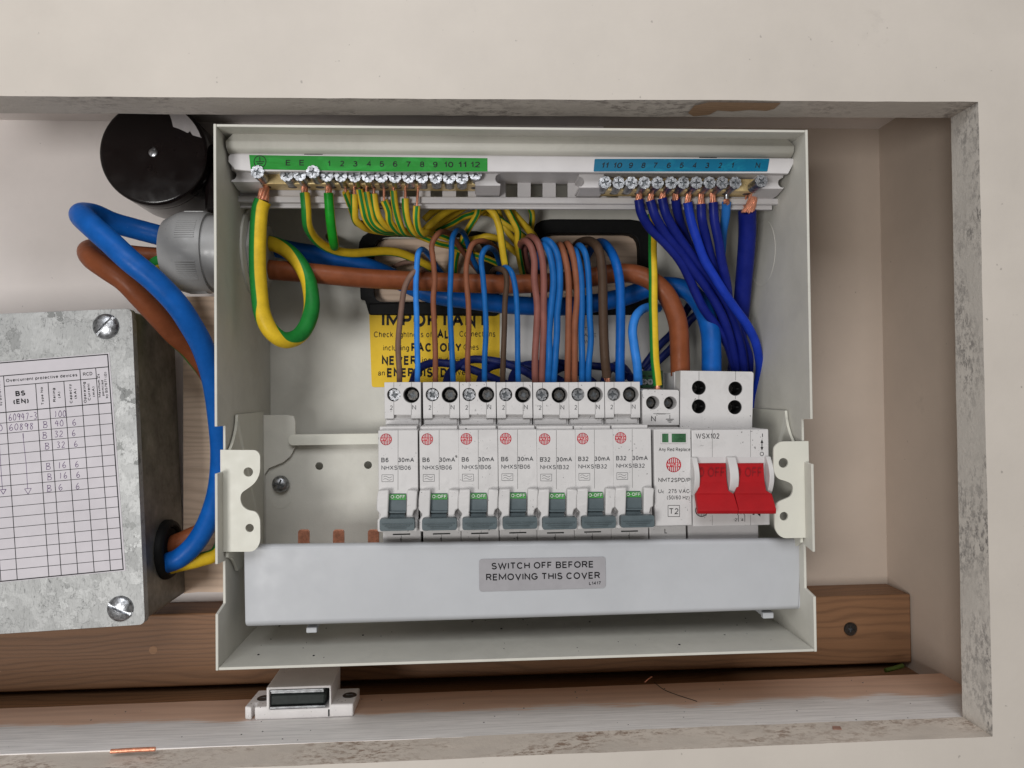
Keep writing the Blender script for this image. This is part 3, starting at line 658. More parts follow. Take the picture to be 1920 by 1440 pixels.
# specks on the enclosure floor
mb = MB()
for i in range(46):
    x, y = random.uniform(-125, 120), random.uniform(3, 60); r = random.choice([.15, .22, .3, .4, .6]) ; z = -HZ+T
    mb.lathe((x, y, z), (0, 0, 1), [(r, 0), (r*.6, r*.5)], 6)
o = obj('dirt_specks', mb, M['ink']); tag(o, 'tiny dark specks of swarf scattered on the floor of the enclosure', 'specks'); o['kind'] = 'stuff'
# yellow warning sticker
st = MB(); st.plate(smooth_poly(pp([(692, 583), (937, 583), (937, 724), (697, 726)], BD-T-.2), [.5, .5, 1.5, 1.5]), BD-T-.2, BD-T-.02)
ye = obj('warning_sticker', st, M['yellow'], en)
YS = BD-T-.27; tx = MB()
ptext(tx, 'IMPORTANT', 716, 912, 586, 613, YS, bold=.05)
ptext(tx, 'Check tightness of', 701, 809, 621.5, 632.5, YS, bold=.004); ptext(tx, 'ALL', 820, 850, 618, 635, YS, bold=.055); ptext(tx, 'Connections', 861.5, 928.5, 620.5, 631.5, YS, bold=.004)
ptext(tx, 'including', 718.5, 767, 647, 657.5, YS, bold=.004); ptext(tx, 'FACTORY', 771, 865, 643, 660, YS, bold=.055); ptext(tx, 'Ones', 869, 897.5, 645.5, 656, YS, bold=.004)
ptext(tx, 'NEVER', 716, 781, 667, 684.5, YS, bold=.055); ptext(tx, 'install devices in', 791.5, 898, 669.5, 680.5, YS, bold=.004)
ptext(tx, 'an', 709, 721.5, 694, 704.5, YS, bold=.004); ptext(tx, 'ENERGISED', 725.5, 838, 690, 707.5, YS, bold=.055); ptext(tx, '(live)', 846, 878, 693, 703, YS, bold=.004)
obj('lettering', tx, M['ink'], ye)
st = MB(); st.plate(smooth_poly(pp([(945, 590), (1216, 588), (1214, 730), (946, 730)], BD-T-.2), 1), BD-T-.2, BD-T-.02); wl = obj('rating_label', st, M['whitelabel'], en)
tx = MB(); ptext(tx, 'T', 1096, 1101, 613, 620, YS); ptext(tx, 'RATE', 1086, 1118, 625, 632, YS); ptext(tx, 'W', 1096, 1104, 637, 644, YS); obj('lettering', tx, M['greyink'], wl)
# rubber edging on the cut-outs
def edging(name, outer, inner, Y, label):
    # outer edge rolled over the sheet
    mb = MB(); mb.plate(outer, Y, Y+6.5, [inner]); o = obj(name, mb, M['black_rubber'], bevel=1.6, seg=3); return tag(o, label, 'rubber edging', 'black rubber edging on the cable cut-outs')
o1 = smooth_poly(pp([(670, 433), (933, 433), (936, 592), (692, 590), (684, 562), (676, 562)], 84), [11, 12, 3, 1, 2, 2])
i1 = smooth_poly(pp([(699, 442), (905, 444), (908, 566), (700, 566)], 84), [10, 8, 8, 6])
edging('rubber_edging', o1, i1, 84.4, 'black rubber edging round the left cable cut-out, above the yellow sticker')
o2 = smooth_poly(pp([(996, 410), (1218, 411), (1220, 590), (996, 590)], 84), 11)
i2 = smooth_poly(pp([(1012, 437), (1198, 437), (1201, 570), (1014, 570)], 84), 8)
edging('rubber_edging', o2, i2, 84.4, 'black rubber edging round the right cable cut-out, behind the thick brown cable')
mb = MB(); q = [(690, 569), (930, 562), (940, 578), (906, 590), (693, 590)]; mb.plate(pp(q, 82), 82.2, 84.2); tag(obj('edging_strip', mb, M['black_rubber'], bevel=.7), 'torn black strip stuck across the top of the yellow sticker', 'rubber strip')
# ================================================================== TERMINAL RAIL
rl = thing('terminal_rail', (0, 42, 92), 'pale grey plastic rail across the top of the enclosure carrying both terminal bars', 'terminal rail')
RY = 13
up_ = pp([(428, 293), (434, 285.5), (1478, 296), (1489, 298), (1489, 305), (1478, 326), (1440, 325), (920, 322), (470, 321), (440, 318), (428, 303)], RY)
mb = MB(); mb.plate(up_, RY, RY+2); zt_ = W(950, 322, RY).z
obj('upper_lip', mb, M['rail'], rl, bevel=.5)
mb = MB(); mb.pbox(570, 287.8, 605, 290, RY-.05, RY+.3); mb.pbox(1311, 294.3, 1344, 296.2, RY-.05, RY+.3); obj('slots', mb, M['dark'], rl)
RB = 34  # back of the rail
wins = []
for x in [711, 759, 807, 855, 902.5, 948, 995, 1042, 1089, 1137, 1184, 1232]:
    wins.append(pp([(x, 338), (x+22.5, 338), (x+22.5, 372), (x, 371)], RB))
zb0 = W(950, 387, 26).z
mb = MB(); body = [(W(440, 350, RB).x, W(440, 350, RB).z+14), (W(440, 350, RB).x, zb0+1), (129, zb0+1), (129, W(1440, 350, RB).z+14)]
mb.plate(body, RB, RB+1.8, wins); obj('back_web', mb, M['rail'], rl)
mb = MB(); mb.box(-128.5, 129, RY+2.02, RB+1.8, zt_+1.0, zt_+2.6); obj('top_web', mb, M['rail'], rl)
zl = W(950, 369, 31).z; zb_ = W(950, 381, 31).z
mb = MB(); fl = W(441, 370, 31).x; mb.box(fl, W(1467, 372, 31).x, 31, RB-.02, zb_, zl); obj('lower_lip', mb, M['rail'], rl, bevel=.5)
# stickers with numbers
gs = MB(); gp = pp([(467, 290.5), (560, 292), (914, 296.5), (914, 321.5), (700, 321.5), (470, 317)], RY-.15); gs.plate(gp, RY-.18, RY-.02)
gso = obj('green_sticker', gs, M['green_sticker'], rl); tx = MB(); Y = RY-.24
for s, x, yc in [('E', 540, 305), ('E', 565.5, 305), ('1', 617, 306.5), ('2', 641, 306.5), ('3', 666, 307), ('4', 691, 307), ('5', 716, 307.5), ('6', 741, 307.5), ('7', 766.5, 308), ('8', 791.5, 308), ('9', 816, 308.5), ('10', 841.5, 308.5), ('11', 867, 308.5), ('12', 891.5, 308.5)]:
    wd = {1: 8.6 if s != '1' else 4.5, 2: 17}[len(s)]; wd = 15 if s == '11' else wd
    ptext(tx, s, x-wd/2, x+wd/2, yc-5.3, yc+5.3, Y, bold=.02)
ring(tx, 487.5, 303, 12, 1.6, Y)
line(tx, (487, 294), (487.5, 303), 1.6, Y); line(tx, (479.5, 303.3), (495.5, 303.3), 1.6, Y); line(tx, (482, 306.5), (493, 306.5), 1.6, Y); line(tx, (484.5, 309.8), (490.5, 309.8), 1.6, Y)
obj('lettering', tx, M['ink'], gso)
bs = MB(); bs.plate(smooth_poly(pp([(1115, 298), (1443, 297.5), (1439, 321.5), (1113, 321.5)], RY-.15), .5), RY-.18, RY-.02); bso = obj('blue_sticker', bs, M['blue_sticker'], rl)
tx = MB()
for s, x in [('11', 1135.5), ('10', 1159), ('9', 1183), ('8', 1206.5), ('7', 1230), ('6', 1254), ('5', 1278), ('4', 1302), ('3', 1326), ('2', 1350), ('1', 1374.5), ('N', 1421)]:
    wd = {1: 8 if s != '1' else 4.5, 2: 15.5}[len(s)]; wd = 13 if s == '11' else wd; wd = 10 if s == 'N' else wd
    ptext(tx, s, x-wd/2, x+wd/2, 304.8, 315.2, Y, shear=.22, bold=.02)
obj('lettering', tx, M['ink'], bso)
# grey clamps that hold the bars, one at each end, with a C-shaped notch
def clamp(x0, x1, y0, y1, notch, yb):
    Yc = 19; pts = []; my = (y0+y1)/2+2; r = 9.5
    if notch == 'L':
        pts = [(x1, y0), (x0, y0), (x0, y0+4)]+[(x0+r*math.sin(t)*1.0+0, my-r*math.cos(t)) for t in [PI*k/8 for k in range(9)]]+[(x0, y1-4), (x0, y1), (x1, y1)]
    else:
        pts = [(x0, y0), (x1, y0), (x1, y0+4)]+[(x1-r*math.sin(t), my-r*math.cos(t)) for t in [PI*k/8 for k in range(9)]]+[(x1, y1-4), (x1, y1), (x0, y1)]
    mb = MB(); P_ = pp(pts, Yc); mb.plate(P_, Yc, 33.9)
    f0, f1 = W(x0+2, y1, Yc), W(x1, y1, Yc); b0 = W((x0+x1)/2, yb, 27)
    mb.hexa([f0, f1, Vector((f1.x, 26, b0.z)), Vector((f0.x, 26, b0.z))], [Vector((f0.x, 33.5, f0.z)), Vector((f1.x, 33.5, f1.z)), Vector((f1.x, 33.5, b0.z)), Vector((f0.x, 33.5, b0.z))])
    obj('clamp', mb, M['rail'], rl, bevel=.4)
clamp(434, 487, 311, 341, 'L', 356); clamp(891, 938, 318, 348, 'R', 362); clamp(1086, 1133, 325, 352, 'L', 364); clamp(1420, 1469, 327, 354, 'R', 368)
# brass bars with their screws
TS = screw_mesh('terminal_screw', 3.0, 9, .58, .115, 9); TS.materials.append(M['zinc'])
TS2 = screw_mesh('terminal_screw', 2.95, 9, .58, .115, 8); TS2.materials.append(M['zinc'])
BY0, BY1 = 22.5, 33
def bar(name, x0, x1, ya, yb, label, cat, screws, mesh, group):
    l = W(x0, (ya+yb)/2, BY0); r = W(x1, (ya+yb)/2, BY0); zt = W((x0+x1)/2, ya, BY0).z; zb = W((x0+x1)/2, yb, BY0).z
    t = thing(name, ((l.x+r.x)/2, BY1, zb), label, cat, group)
    dz = (r.z-l.z)*0
    mb = MB(); mb.box(l.x, r.x, BY0, BY1, zb, zt)
    obj('brass_strip', mb, M['brass'], t, bevel=.35)
    hb = MB()
    for px, py, hy in screws:
        c = W(px, py, hy); o = place('screw', mesh, t, (c.x, hy, (zt+zb)/2+.15*math.sin(px) if abs(c.z-(zt+zb)/2) > 2.0 else c.z), random.uniform(0, 3))
    for px, py, hy in screws:
        c = W(px, py, hy); hb.lathe((c.x, BY0+5, zb-.05), (0, 0, 1), [(2.1, 0), (2.1, .1)], 14)
    obj('wire_holes', hb, M['zincdull'], t)
    return t
es = [(482.5, 322, 12), (537, 328, 15.5), (562, 327, 14.5), (586.5, 322, 11)]+[(x, 328.5+(x-613)*.018, 15+random.uniform(-.6, .8)) for x in (613, 639, 665, 690, 715, 740.5, 766, 791, 817, 842, 866, 891.5)]
bar('earth_terminal_bar', 486, 892, 320.5, 346, 'long brass earth bar of screw terminals under the green numbered sticker', 'terminal bar', es, TS, None)
ns = [(1135, 341.5, 15.5)]+[(x, 342.5, 15+random.uniform(-.5, .6)) for x in (1160, 1184, 1208.5, 1233, 1258.5, 1281.5, 1306, 1330.5, 1354.5, 1379)]+[(1428, 339.5, 9)]
bar('neutral_terminal_bar', 1130, 1422, 334.5, 358, 'shorter brass neutral bar of screw terminals under the blue numbered sticker', 'terminal bar', ns, TS2, None)
# ================================================================== BREAKERS
bx0 = W(709, 860, 13).x
bk = thing('circuit_breaker', (W(746, 900, 35).x, 64, -60), '', 'circuit breaker', 'row of white circuit breakers')
BM = M['breaker']
# body: nose block, shoulder blocks
mb = MB()
xs0, xs1 = W(720.8, 750, 35).x, W(789.2, 750, 35).x
zs_top, zs_bot = W(755, 716.5, 35).z, W(755, 803, 35).z
nx0, nx1 = W(709.3, 860, 13).x, W(783.7, 860, 13).x; nzt = W(746, 806.5, 13).z; nzb = W(746, 997, 13).z
hA = pcirc(738.4, 740.2, 12.6, 35, 24); hB = pcirc(771.2, 740.5, 15.2, 35, 28)
mb.plate([(xs0, zs_top), (xs1, zs_top), (xs1, W(0, 785, 35).z+0), (W(771, 785, 35).x, W(771, 785, 35).z), (W(771, 778, 35).x, W(771, 778, 35).z), (W(738.5, 778, 35).x, W(738.5, 778, 35).z), (W(738.5, 785, 35).x, W(738.5, 785, 35).z), (xs0, W(738.5, 785, 35).z)][:2]
         + [(xs1, W(771, 785, 35).z), (W(771, 785, 35).x, W(771, 785, 35).z), (W(771, 778, 35).x, W(771, 778, 35).z), (W(738.5, 778, 35).x, W(738.5, 778, 35).z), (W(738.5, 785, 35).x, W(738.5, 785, 35).z), (xs0, W(738.5, 785, 35).z)], 35, 42, [hA, hB])
mb.box(xs0, xs1, 42.01, 64, zs_bot, zs_top-.01)
mb.box(xs0+.1, xs1-.1, 37.5, 42, zs_bot-.5, W(755, 778, 35).z+1.2)
mb.pbox(724, 786.3, 785, 796, 36.2, 37.6); mb.pbox(719, 797, 738.5, 804, 35.6, 37.6); mb.pbox(771, 797, 789, 804, 35.6, 37.6)
obj('shoulder', mb, BM, bk, bevel=.22)
mb = MB(); mb.box(nx0, nx1, 13, 40, nzb, nzt); mb.box(xs0-.3, xs1-.8, 17, 40, nzt-1, nzt+1.6); obj('body', mb, BM, bk, bevel=.35)
ch = pp([(708.5, 920), (706.5, 935), (705.5, 955), (712, 963), (712.5, 968), (707.5, 976), (707.5, 997), (783, 997), (782.5, 976), (775.5, 973), (774, 965), (776, 958), (781.5, 955), (782, 935), (782.5, 920), (763, 919), (762, 973), (762, 990), (727, 990), (727, 973), (729, 919)], 8.5)
chm = MB(); chm.plate(ch, 8.5, 12.98); obj('cheeks', chm, BM, bk, bevel=.6)
mb = MB(); LY = 23; lzt, lzb = W(752, 992, LY).z, W(752, 1040, LY).z; mb.box(W(718, 1008, LY).x, W(718, 1008, LY).x+17.6, LY, 64, lzb, lzt)
obj('lower_shoulder', mb, BM, bk, bevel=.3)
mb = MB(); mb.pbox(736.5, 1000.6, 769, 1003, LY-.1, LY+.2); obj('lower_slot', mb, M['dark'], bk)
# black discs painting the shade in the terminal holes, and screws
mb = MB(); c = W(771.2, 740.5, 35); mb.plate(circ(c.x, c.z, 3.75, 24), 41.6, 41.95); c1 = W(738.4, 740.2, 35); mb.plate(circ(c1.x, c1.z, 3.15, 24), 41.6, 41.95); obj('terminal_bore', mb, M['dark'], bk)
BS = screw_mesh('breaker_screw', 2.9, .4, .6, .17, 8); BS.materials.append(M['zinc']); BSd = screw_mesh('breaker_screw_dark', 2.6, .4, .62, .2, 7); BSd.materials.append(M['zincdull'])
sA = place('terminal_screw', BS, bk, (c1.x+.15, 37.3, c1.z), .3); sB = place('terminal_screw', BSd, bk, (c.x+.35, 39.3, c.z), .8)
# toggle
tg = MB()
rows = [(925, 13.0), (930, 12.2), (937.5, 11.5), (946, 11.2), (958, 11.4), (959, 10.3), (962, 10.3), (963, 11.6), (975, 9.5)]
vs = []
for py, Y in rows:
    ins = 0 if py < 962 else 2.3
    vs += [W(728.3+ins, py, Y), W(761.5-ins, py, Y)]
tg.add(vs, [(2*i, 2*i+1, 2*i+3, 2*i+2) for i in range(len(rows)-1)], 0)
tgo = obj('toggle', tg, M['toggle'], bk)
gl = MB(); gl.add([W(728.5, 926.5, 12.4), W(761.3, 926.5, 12.4), W(761.3, 937.2, 11.2), W(728.5, 937.2, 11.2)], [(0, 1, 2, 3)]); glo = obj('off_label', gl, M['green_print'], tgo)
tx = MB(); ptext(tx, 'O-OFF', 732.6, 759, 928.5, 934.6, 11.1, bold=.012); obj('off_lettering', tx, M['white_print'], tgo)
tg = MB(); hx0, hx1 = W(711, 985, 3).x, W(777, 985, 3).x; hz1, hz0 = W(744, 973.5, 3).z, W(744, 996.3, 3).z
tg.plate(rrect(hx0, hx1, hz0, hz1, 1.0, 3), 4.2, 8.4)
for k, (wf, pz_) in enumerate(((.88, .58), (.72, .40), (.52, .24))):
    cx_ = (hx0+hx1)/2; hw = (hx1-hx0)/2*wf; zz = hz0+(hz1-hz0)*pz_; tg.box(cx_-hw, cx_+hw, 3.75, 4.3, zz-.18, zz+.22)
obj('handle', tg, M['toggle'], tgo, bevel=.3)
# print
def breaker_print(r1, r2):
    tx = MB(); Y = 12.93
    ptext(tx, r1, 714.8, 728.5 if r1 == 'B6' else 734.5, 858.2, 866.8, Y, bold=.03); ptext(tx, '30mA', 746.3, 776.4, 858, 866.6, Y, bold=.03)
    ptext(tx, r2, 715.2, 770.3, 872.9, 881, Y, bold=.014)
    pline(tx, [(716, 890.2), (737.2, 890.2), (737.2, 903.2), (716, 903.2), (716, 890.2)], .7, Y)
    for dy in (0, 4.6): pline(tx, [(718.8, 894.5+dy), (721.5, 892.8+dy), (724.5, 893.2+dy), (727.5, 895.2+dy), (731, 896+dy), (734.5, 893.8+dy)], .7, Y)
    return tx
PM = [M['greyink'], M['seam']]; tx = MB(); logo(tx, 723.8, 823.8, 11.0, 12.93, 0, 1); obj('round_emblem', tx, [M['red_print'], M['white_print']], bk)
tx6 = obj('rating_lettering', breaker_print('B6', 'NHXS1B06'), M['greyink'], bk)
tx32 = obj('rating_lettering', breaker_print('B32', 'NHXS1B32'), M['greyink'], bk); me32 = tx32.data; bpy.data.objects.remove(tx32)
tx = MB(); Y2 = 34.9; ptext(tx, '2', 730.8, 736, 760.2, 768.6, Y2); ptext(tx, 'N', 772.8, 780, 759.5, 768, Y2)
for a, b_ in (((738.4, 716.8), (738.4, 727.5)), ((771.5, 716.8), (771.5, 725.5)), ((738.4, 753), (738.4, 778)), ((771.2, 756), (771.2, 778))): line(tx, a, b_, .75, Y2, 1)
obj('terminal_lettering', tx, PM, bk)
tx = MB(); ptext(tx, '1', 749.3, 752, 1009, 1015, LY-.1); line(tx, (752.5, 1004), (752.5, 1030), .75, LY-.1, 1); obj('lower_numeral', tx, PM, bk)
tx = MB(); line(tx, (746.4, 806.8), (746.2, 919), .75, 12.95); obj('seam', tx, M['seam'], bk)
bl = ['leftmost white breaker, marked B6, with a grey-brown wire above and bare plate beside it',
      'second white breaker from the left, marked B6, under the highest blue wire arch',
      'third white breaker from the left, marked B6, at the right edge of the yellow sticker',
      'rightmost of the white breakers marked B6, dark brown wire entering its top',
      'leftmost of the white breakers marked B32, under a pair of rose brown wires',
      'middle one of the three white breakers marked B32',
      'rightmost white breaker, marked B32, bare copper showing above it']
X6 = [W(709.3, 860, 13).x]+[W(787, 860, 13).x+17.76*k for k in range(6)]
z_a, z_b = W(746, 806.5, 13).z, W(1186, 804.5, 13).z
def copy_tree(o, parent=None):
    c = o.copy(); scene.collection.objects.link(c); c.parent = parent
    for chd in list(o.children): copy_tree(chd, c)
    return c
bk['label'] = bl[0]
for k in range(1, 7):
    c = copy_tree(bk); c['label'] = bl[k]
    c.location = bk.location+Vector((X6[k]-X6[0]+random.uniform(-.08, .08), random.uniform(-.25, .25), (z_b-z_a)*k/6+random.uniform(-.1, .1)))*MM; c.rotation_euler = (random.uniform(-.004, .004), random.uniform(-.002, .002), random.uniform(-.004, .004))
    ROOTLOC[c.name] = ROOTLOC[bk.name]
    if k >= 4:
        for chd in c.children:
            if chd.name.startswith('rating_lettering'): chd.data = me32
    for chd in c.children:
        if chd.name.startswith('terminal_screw'): chd.rotation_euler.y += random.uniform(0, 2); chd.location.x += random.uniform(-.5, .3)*MM
# ================================================================== SURGE PROTECTOR
sp_ = thing('surge_protector', (W(1262, 900, 35).x, 64, -60), 'narrow white surge protector with a green status window, between the breakers and the red switch', 'surge protector')
mb = MB(); nz1 = W(1262, 804.5, 13).z; nz0 = W(1262, 986, 13).z; mb.box(W(1227, 900, 13).x, W(1296.8, 900, 13).x, 13, 40, nz0, nz1)
obj('body', mb, BM, sp_, bevel=.45)
hN, hE = pcirc(1224, 755, 12.5, 35, 24), pcirc(1257, 755.5, 12, 35, 24)
mb = MB(); mb.plate(pp([(1204.5, 733), (1207, 730), (1271, 731), (1273.5, 734), (1273.5, 797), (1204.5, 797)], 35), 35, 42, [hN, hE]); a_ = W(1205, 797, 35); b_ = W(1273, 731, 35)
mb.box(a_.x, b_.x, 42.01, 64, W(1240, 806, 35).z, b_.z); mb.box(a_.x+.3, b_.x-.3, 37, 42, W(1240, 806, 35).z, W(1240, 796, 35).z); obj('terminal_block', mb, BM, sp_, bevel=.2)
mb = MB()
for h in (hN, hE): cx = sum(p[0] for p in h)/len(h); cz = sum(p[1] for p in h)/len(h); mb.plate(circ(cx, cz, 3.1, 20), 41.5, 41.9); place('terminal_screw', BSd, sp_, (cx-.4, 39.6, cz), .5, scale=.85)
obj('terminal_bore', mb, M['dark'], sp_)
mb = MB(); lz = W(1240, 986, LY).z; mb.box(W(1218, 1000, LY).x, W(1218, 1000, LY).x+17.6, LY, 64, W(1240, 1040, LY).z, lz); obj('lower_shoulder', mb, BM, sp_, bevel=.3)
mb = MB(); mb.plate(pp([(1239, 811), (1288, 811), (1288, 831.5), (1239, 831.5)], 12.5), 12.6, 12.98, [pp([(1241.5, 813), (1286.5, 813), (1286.5, 829.5), (1241.5, 829.5)], 12.5)]); mb.pbox(1253.5, 812, 1259.5, 830.5, 12.5, 12.97); wf = obj('status_window', mb, BM, sp_)
mb = MB(); mb.pbox(1241.5, 813, 1253.5, 829.5, 12.9, 12.99); mb.pbox(1259.5, 813, 1286.5, 829.5, 12.9, 12.99); obj('green_flag', mb, plastic('status_green', (.045, .13, .06), .25, .3, .15), wf)
tx = MB(); Y = 12.93
ptext(tx, 'Any Red Replace', 1235.3, 1294, 839.3, 846, Y, bold=.008); logo(tx, 1263.2, 871.5, 14, Y, 1, 2)
ptext(tx, 'NMT2SPD/P', 1234.5, 1294.5, 896, 903.8, Y, bold=.012); ptext(tx, 'U', 1234.2, 1240.4, 917.2, 924.6, Y, bold=.004); ptext(tx, 'c', 1241.8, 1245.2, 919, 924.8, Y, bold=.006); ptext(tx, '275 VAC', 1252.8, 1292.3, 917.2, 924.6, Y, bold=.004)
ptext(tx, '(50/60 Hz)', 1250.5, 1292.8, 929, 936.5, Y, bold=.004)
pline(tx, [(1252.6, 947.6), (1274.3, 947.6), (1274.3, 968.6), (1252.6, 968.6), (1252.6, 947.6)], .9, Y); ptext(tx, 'T2', 1255, 1272, 953, 964, Y, bold=.002)
Y2 = 34.9; ptext(tx, 'N', 1220.8, 1229.5, 780, 790, Y2, bold=.004)
line(tx, (1256, 778), (1256, 786), 1, Y2); line(tx, (1248.5, 786), (1263.5, 786), 1.2, Y2); line(tx, (1251, 788.8), (1261, 788.8), 1.2, Y2); line(tx, (1253.3, 791.4), (1258.8, 791.4), 1.2, Y2)
line(tx, (1225, 775.6), (1257, 775.8), .7, Y2); line(tx, (1234, 776.2), (1248, 776.2), 1.0, Y2)
ptext(tx, 'L', 1246, 1250.5, 991, 1000, LY-.1, bold=.01)
obj('printed_markings', tx, [M['ink'], M['red_print'], M['white_print']], sp_)
# ================================================================== MAIN SWITCH
ms = thing('main_switch', (W(1370, 900, 35).x, 64, -60), 'wide white main switch with two joined red levers in the off position', 'main switch')
mb = MB(); mb.box(W(1298.2, 900, 13).x, W(1442.8, 900, 13).x, 13, 40, W(1370, 986, 13).z, W(1370, 805.5, 13).z); obj('body', mb, BM, ms, bevel=.5)
hs = [pcirc(x, y, 13.2, 35, 28) for x, y in ((1310.5, 727), (1379, 728.7), (1310.3, 762), (1378, 763.5))]
mb = MB(); mb.plate(pp([(1276, 695), (1410, 697), (1413, 700), (1410, 806), (1275, 806)], 35), 35, 45, hs); a_ = W(1275.5, 750, 35).x; b_ = W(1411.5, 750, 35).x; zt1 = W(1345, 696, 35).z
mb.box(a_, b_, 45.01, 64, W(1345, 806, 35).z, zt1); obj('terminal_block', mb, BM, ms, bevel=.4)
sl_ = MB()
for h in hs:
    cx = sum(p[0] for p in h)/len(h); cz = sum(p[1] for p in h)/len(h); sl_.plate(circ(cx, cz, 3.36, 28), 35.5, 44.4, [circ(cx, cz, 3.12, 28)])
    sl_.box(cx+1.7, cx+3.0, 38, 41, cz-.4, cz+.4)
obj('bore_shade_tube', sl_, M['dark'], ms)  # added dark tube, puts shade on the walls of the switch holes
mb = MB(); bsn = screw_mesh('deep_screw', 2.9, .3, .6, .2, 12); bsn.materials.append(M['zincdull'])
for h in hs:
    cx = sum(p[0] for p in h)/len(h); cz = sum(p[1] for p in h)/len(h); mb.plate(circ(cx, cz, 3.4, 20), 44.5, 44.9); place('terminal_screw', bsn, ms, (cx-1.3, 43.2, cz), random.uniform(0, 2))
obj('terminal_bore', mb, M['dark'], ms)
mb = MB(); mb.box(W(1291, 1000, LY).x, W(1423, 1000, LY).x, LY+.5, 64, W(1340, 1040, LY).z, W(1340, 980, LY).z); obj('lower_shoulder', mb, M['rail'], ms, bevel=.3)
# cheeks: three curved guards standing proud of the face
def guard(xa, xb, top=857, bot=927, depth=6.0):
    xl, xr = W(xa, 890, 9).x, W(xb, 890, 9).x; z1, z0 = W(1370, top, 12).z, W(1370, bot, 12).z; poly = [(13, z1+.3)]
    for k in range(11): t = k/10; poly.append((13-depth*math.sin(PI*(.12+.76*t)), z1+(z0-z1)*t))
    poly.append((13, z0-.3)); mb = MB(); mb.plate(poly, xl, xr, ax='x'); obj('guard', mb, BM, ms, bevel=.35)
guard(1300, 1310); guard(1366.5, 1383); guard(1440, 1449)
# dark slots each side plus the pale upper recess walls
mb = MB()
for xa, xb in ((1309, 1364), (1380, 1437)): mb.pbox(xa, 857, xb, 868, 12.85, 12.98)
obj('recess', mb, M['rail'], ms)
def lever(xt0, xt1, xm0, xm1, xb0, xb1, label=None):
    """xt: upper plate, xm: where the neck ends, xb: bottom edge (pixels)"""
    mb = MB()
    rows = [(868.5, 12.4, xt0, xt1), (872, 11.2, xt0, xt1), (874.5, 10.8, xt0, xt1), (898, 10.2, xt0+.6, xt1+1.5), (903, 10.0, xt0+.6, xt1+2), (920, 7.2, xt0+.4, xt1+5), (926, 6.4, xm0, xm1)]
    F = []; 
    for py, Y, a, b_ in rows: F.append((W(a, py, Y), W(b_, py, Y)))
    for py, Y, a, b_ in ((926.5, 6.0, xm0-0, xm1), (954, 1.5, xb0, xb1), (958, 1.0, xb0, xb1), (963, 1.8, xb0+1, xb1)): F.append((W(a, py, Y), W(b_, py, Y)))
    vs = []
    for a, b_ in F: vs += [a, b_]
    n = len(F)
    back = []
    for i, (a, b_) in enumerate(F):
        dy = 3.0 if i > 6 else 2.0
        back += [Vector((a.x, a.y+dy, a.z-(0.6 if i > 6 else 0))), Vector((b_.x, b_.y+dy, b_.z-(0.6 if i > 6 else 0)))]
    fs = [(2*i, 2*i+1, 2*i+3, 2*i+2) for i in range(n-1)]; o = 2*n
    fs += [(o+2*i+2, o+2*i+3, o+2*i+1, o+2*i) for i in range(n-1)]
    fs += [(2*i, 2*i+2, o+2*i+2, o+2*i) for i in range(n-1)]+[(2*i+3, 2*i+1, o+2*i+1, o+2*i+3) for i in range(n-1)]
    fs += [(1, 0, o, o+1), (2*n-2, 2*n-1, o+2*n-1, o+2*n-2)]
    mb.add(vs+back, fs); lv = obj('lever', mb, M['red'], ms, sharp=25, bevel=.5); return lv
l1 = lever(1309.2, 1361, 1305.5, 1376, 1309, 1384.3); l2 = lever(1380.5, 1432, 1378, 1447.5, 1385, 1455.5)
for lv, xo in ((l1, 1312), (l2, 1381.5)):
    tx = MB(); dx = xo-1312
    ptext(tx, 'O OFF', 1308.5+dx, 1358.5+dx, 876, 894, 10.05, bold=0.0); obj('off_lettering', tx, M['reddark'], lv)
tx = MB(); Y = 12.93
ptext(tx, 'WSX102', 1304.6, 1348.6, 812.6, 822.4, Y, bold=.006); ptext(tx, 'I', 1429, 1430.3, 812.3, 819.8, Y, bold=.01); ptext(tx, 'O', 1424.7, 1432.3, 847.3, 855, Y, bold=.0)
line(tx, (1428.7, 828), (1428.7, 841), 1.6, Y)
for s, y in ((1, 823.5), (-1, 845.2)):
    tx.add([W(1428.7, y, Y), W(1431.4, y+s*7, Y), W(1426, y+s*7, Y)], [(0, 1, 2)])
ring(tx, 1315.5, 957, 12.2, 1.5, Y)
for k in range(-3, 4): x = 1315.5+k*3; line(tx, (x, 961), (x, 957+math.sqrt(144-9*k*k)*.97), 1.0, Y)
for x, s in ((1384.5, '2'), (1396.5, '4')):
    ptext(tx, s, x-7.3, x-2.8, 971.8, 977.4, Y, bold=.004); line(tx, (x, 966.5), (x, 978), 1.0, Y); line(tx, (x, 966.5), (x-3, 962), 1.0, Y)
ptext(tx, 'N', 1411, 1426, 954, 967, Y, bold=.05)
for xx in (1335.6, 1407.3): line(tx, (xx, 806), (xx, 857), .6, Y, 1); line(tx, (xx, 966), (xx, 985), .6, Y, 1)
for xx in (1310.6, 1379.2): line(tx, (xx, 696.5), (xx, 713), .8, 34.9, 1); line(tx, (xx-.2, 741), (xx-.3, 748), .8, 34.9, 1)
obj('printed_markings', tx, [M['ink'], M['seam']], ms)
# small green connector behind
gc = thing('green_connector', (W(1225, 712, 60).x, 66, 4), 'small dark green screw connector behind the white terminal block of the surge protector', 'connector')
mb = MB(); mb.pbox(1203, 695, 1243, 727, 60, 68); mb.pbox(1203, 722, 1243, 727, 58, 60.1); obj('housing', mb, M['green_conn'], gc, bevel=.3)
for x in (1208, 1219.5): c = W(x, 716, 59.5); place('connector_screw', BS, gc, (c.x, 59.4, c.z), x, scale=.55)
mb = MB()
for x in (1207, 1219): mb.pbox(x-3.5, 704, x+3.5, 706.5, 59.9, 60.2)
obj('slots', mb, M['dark'], gc)
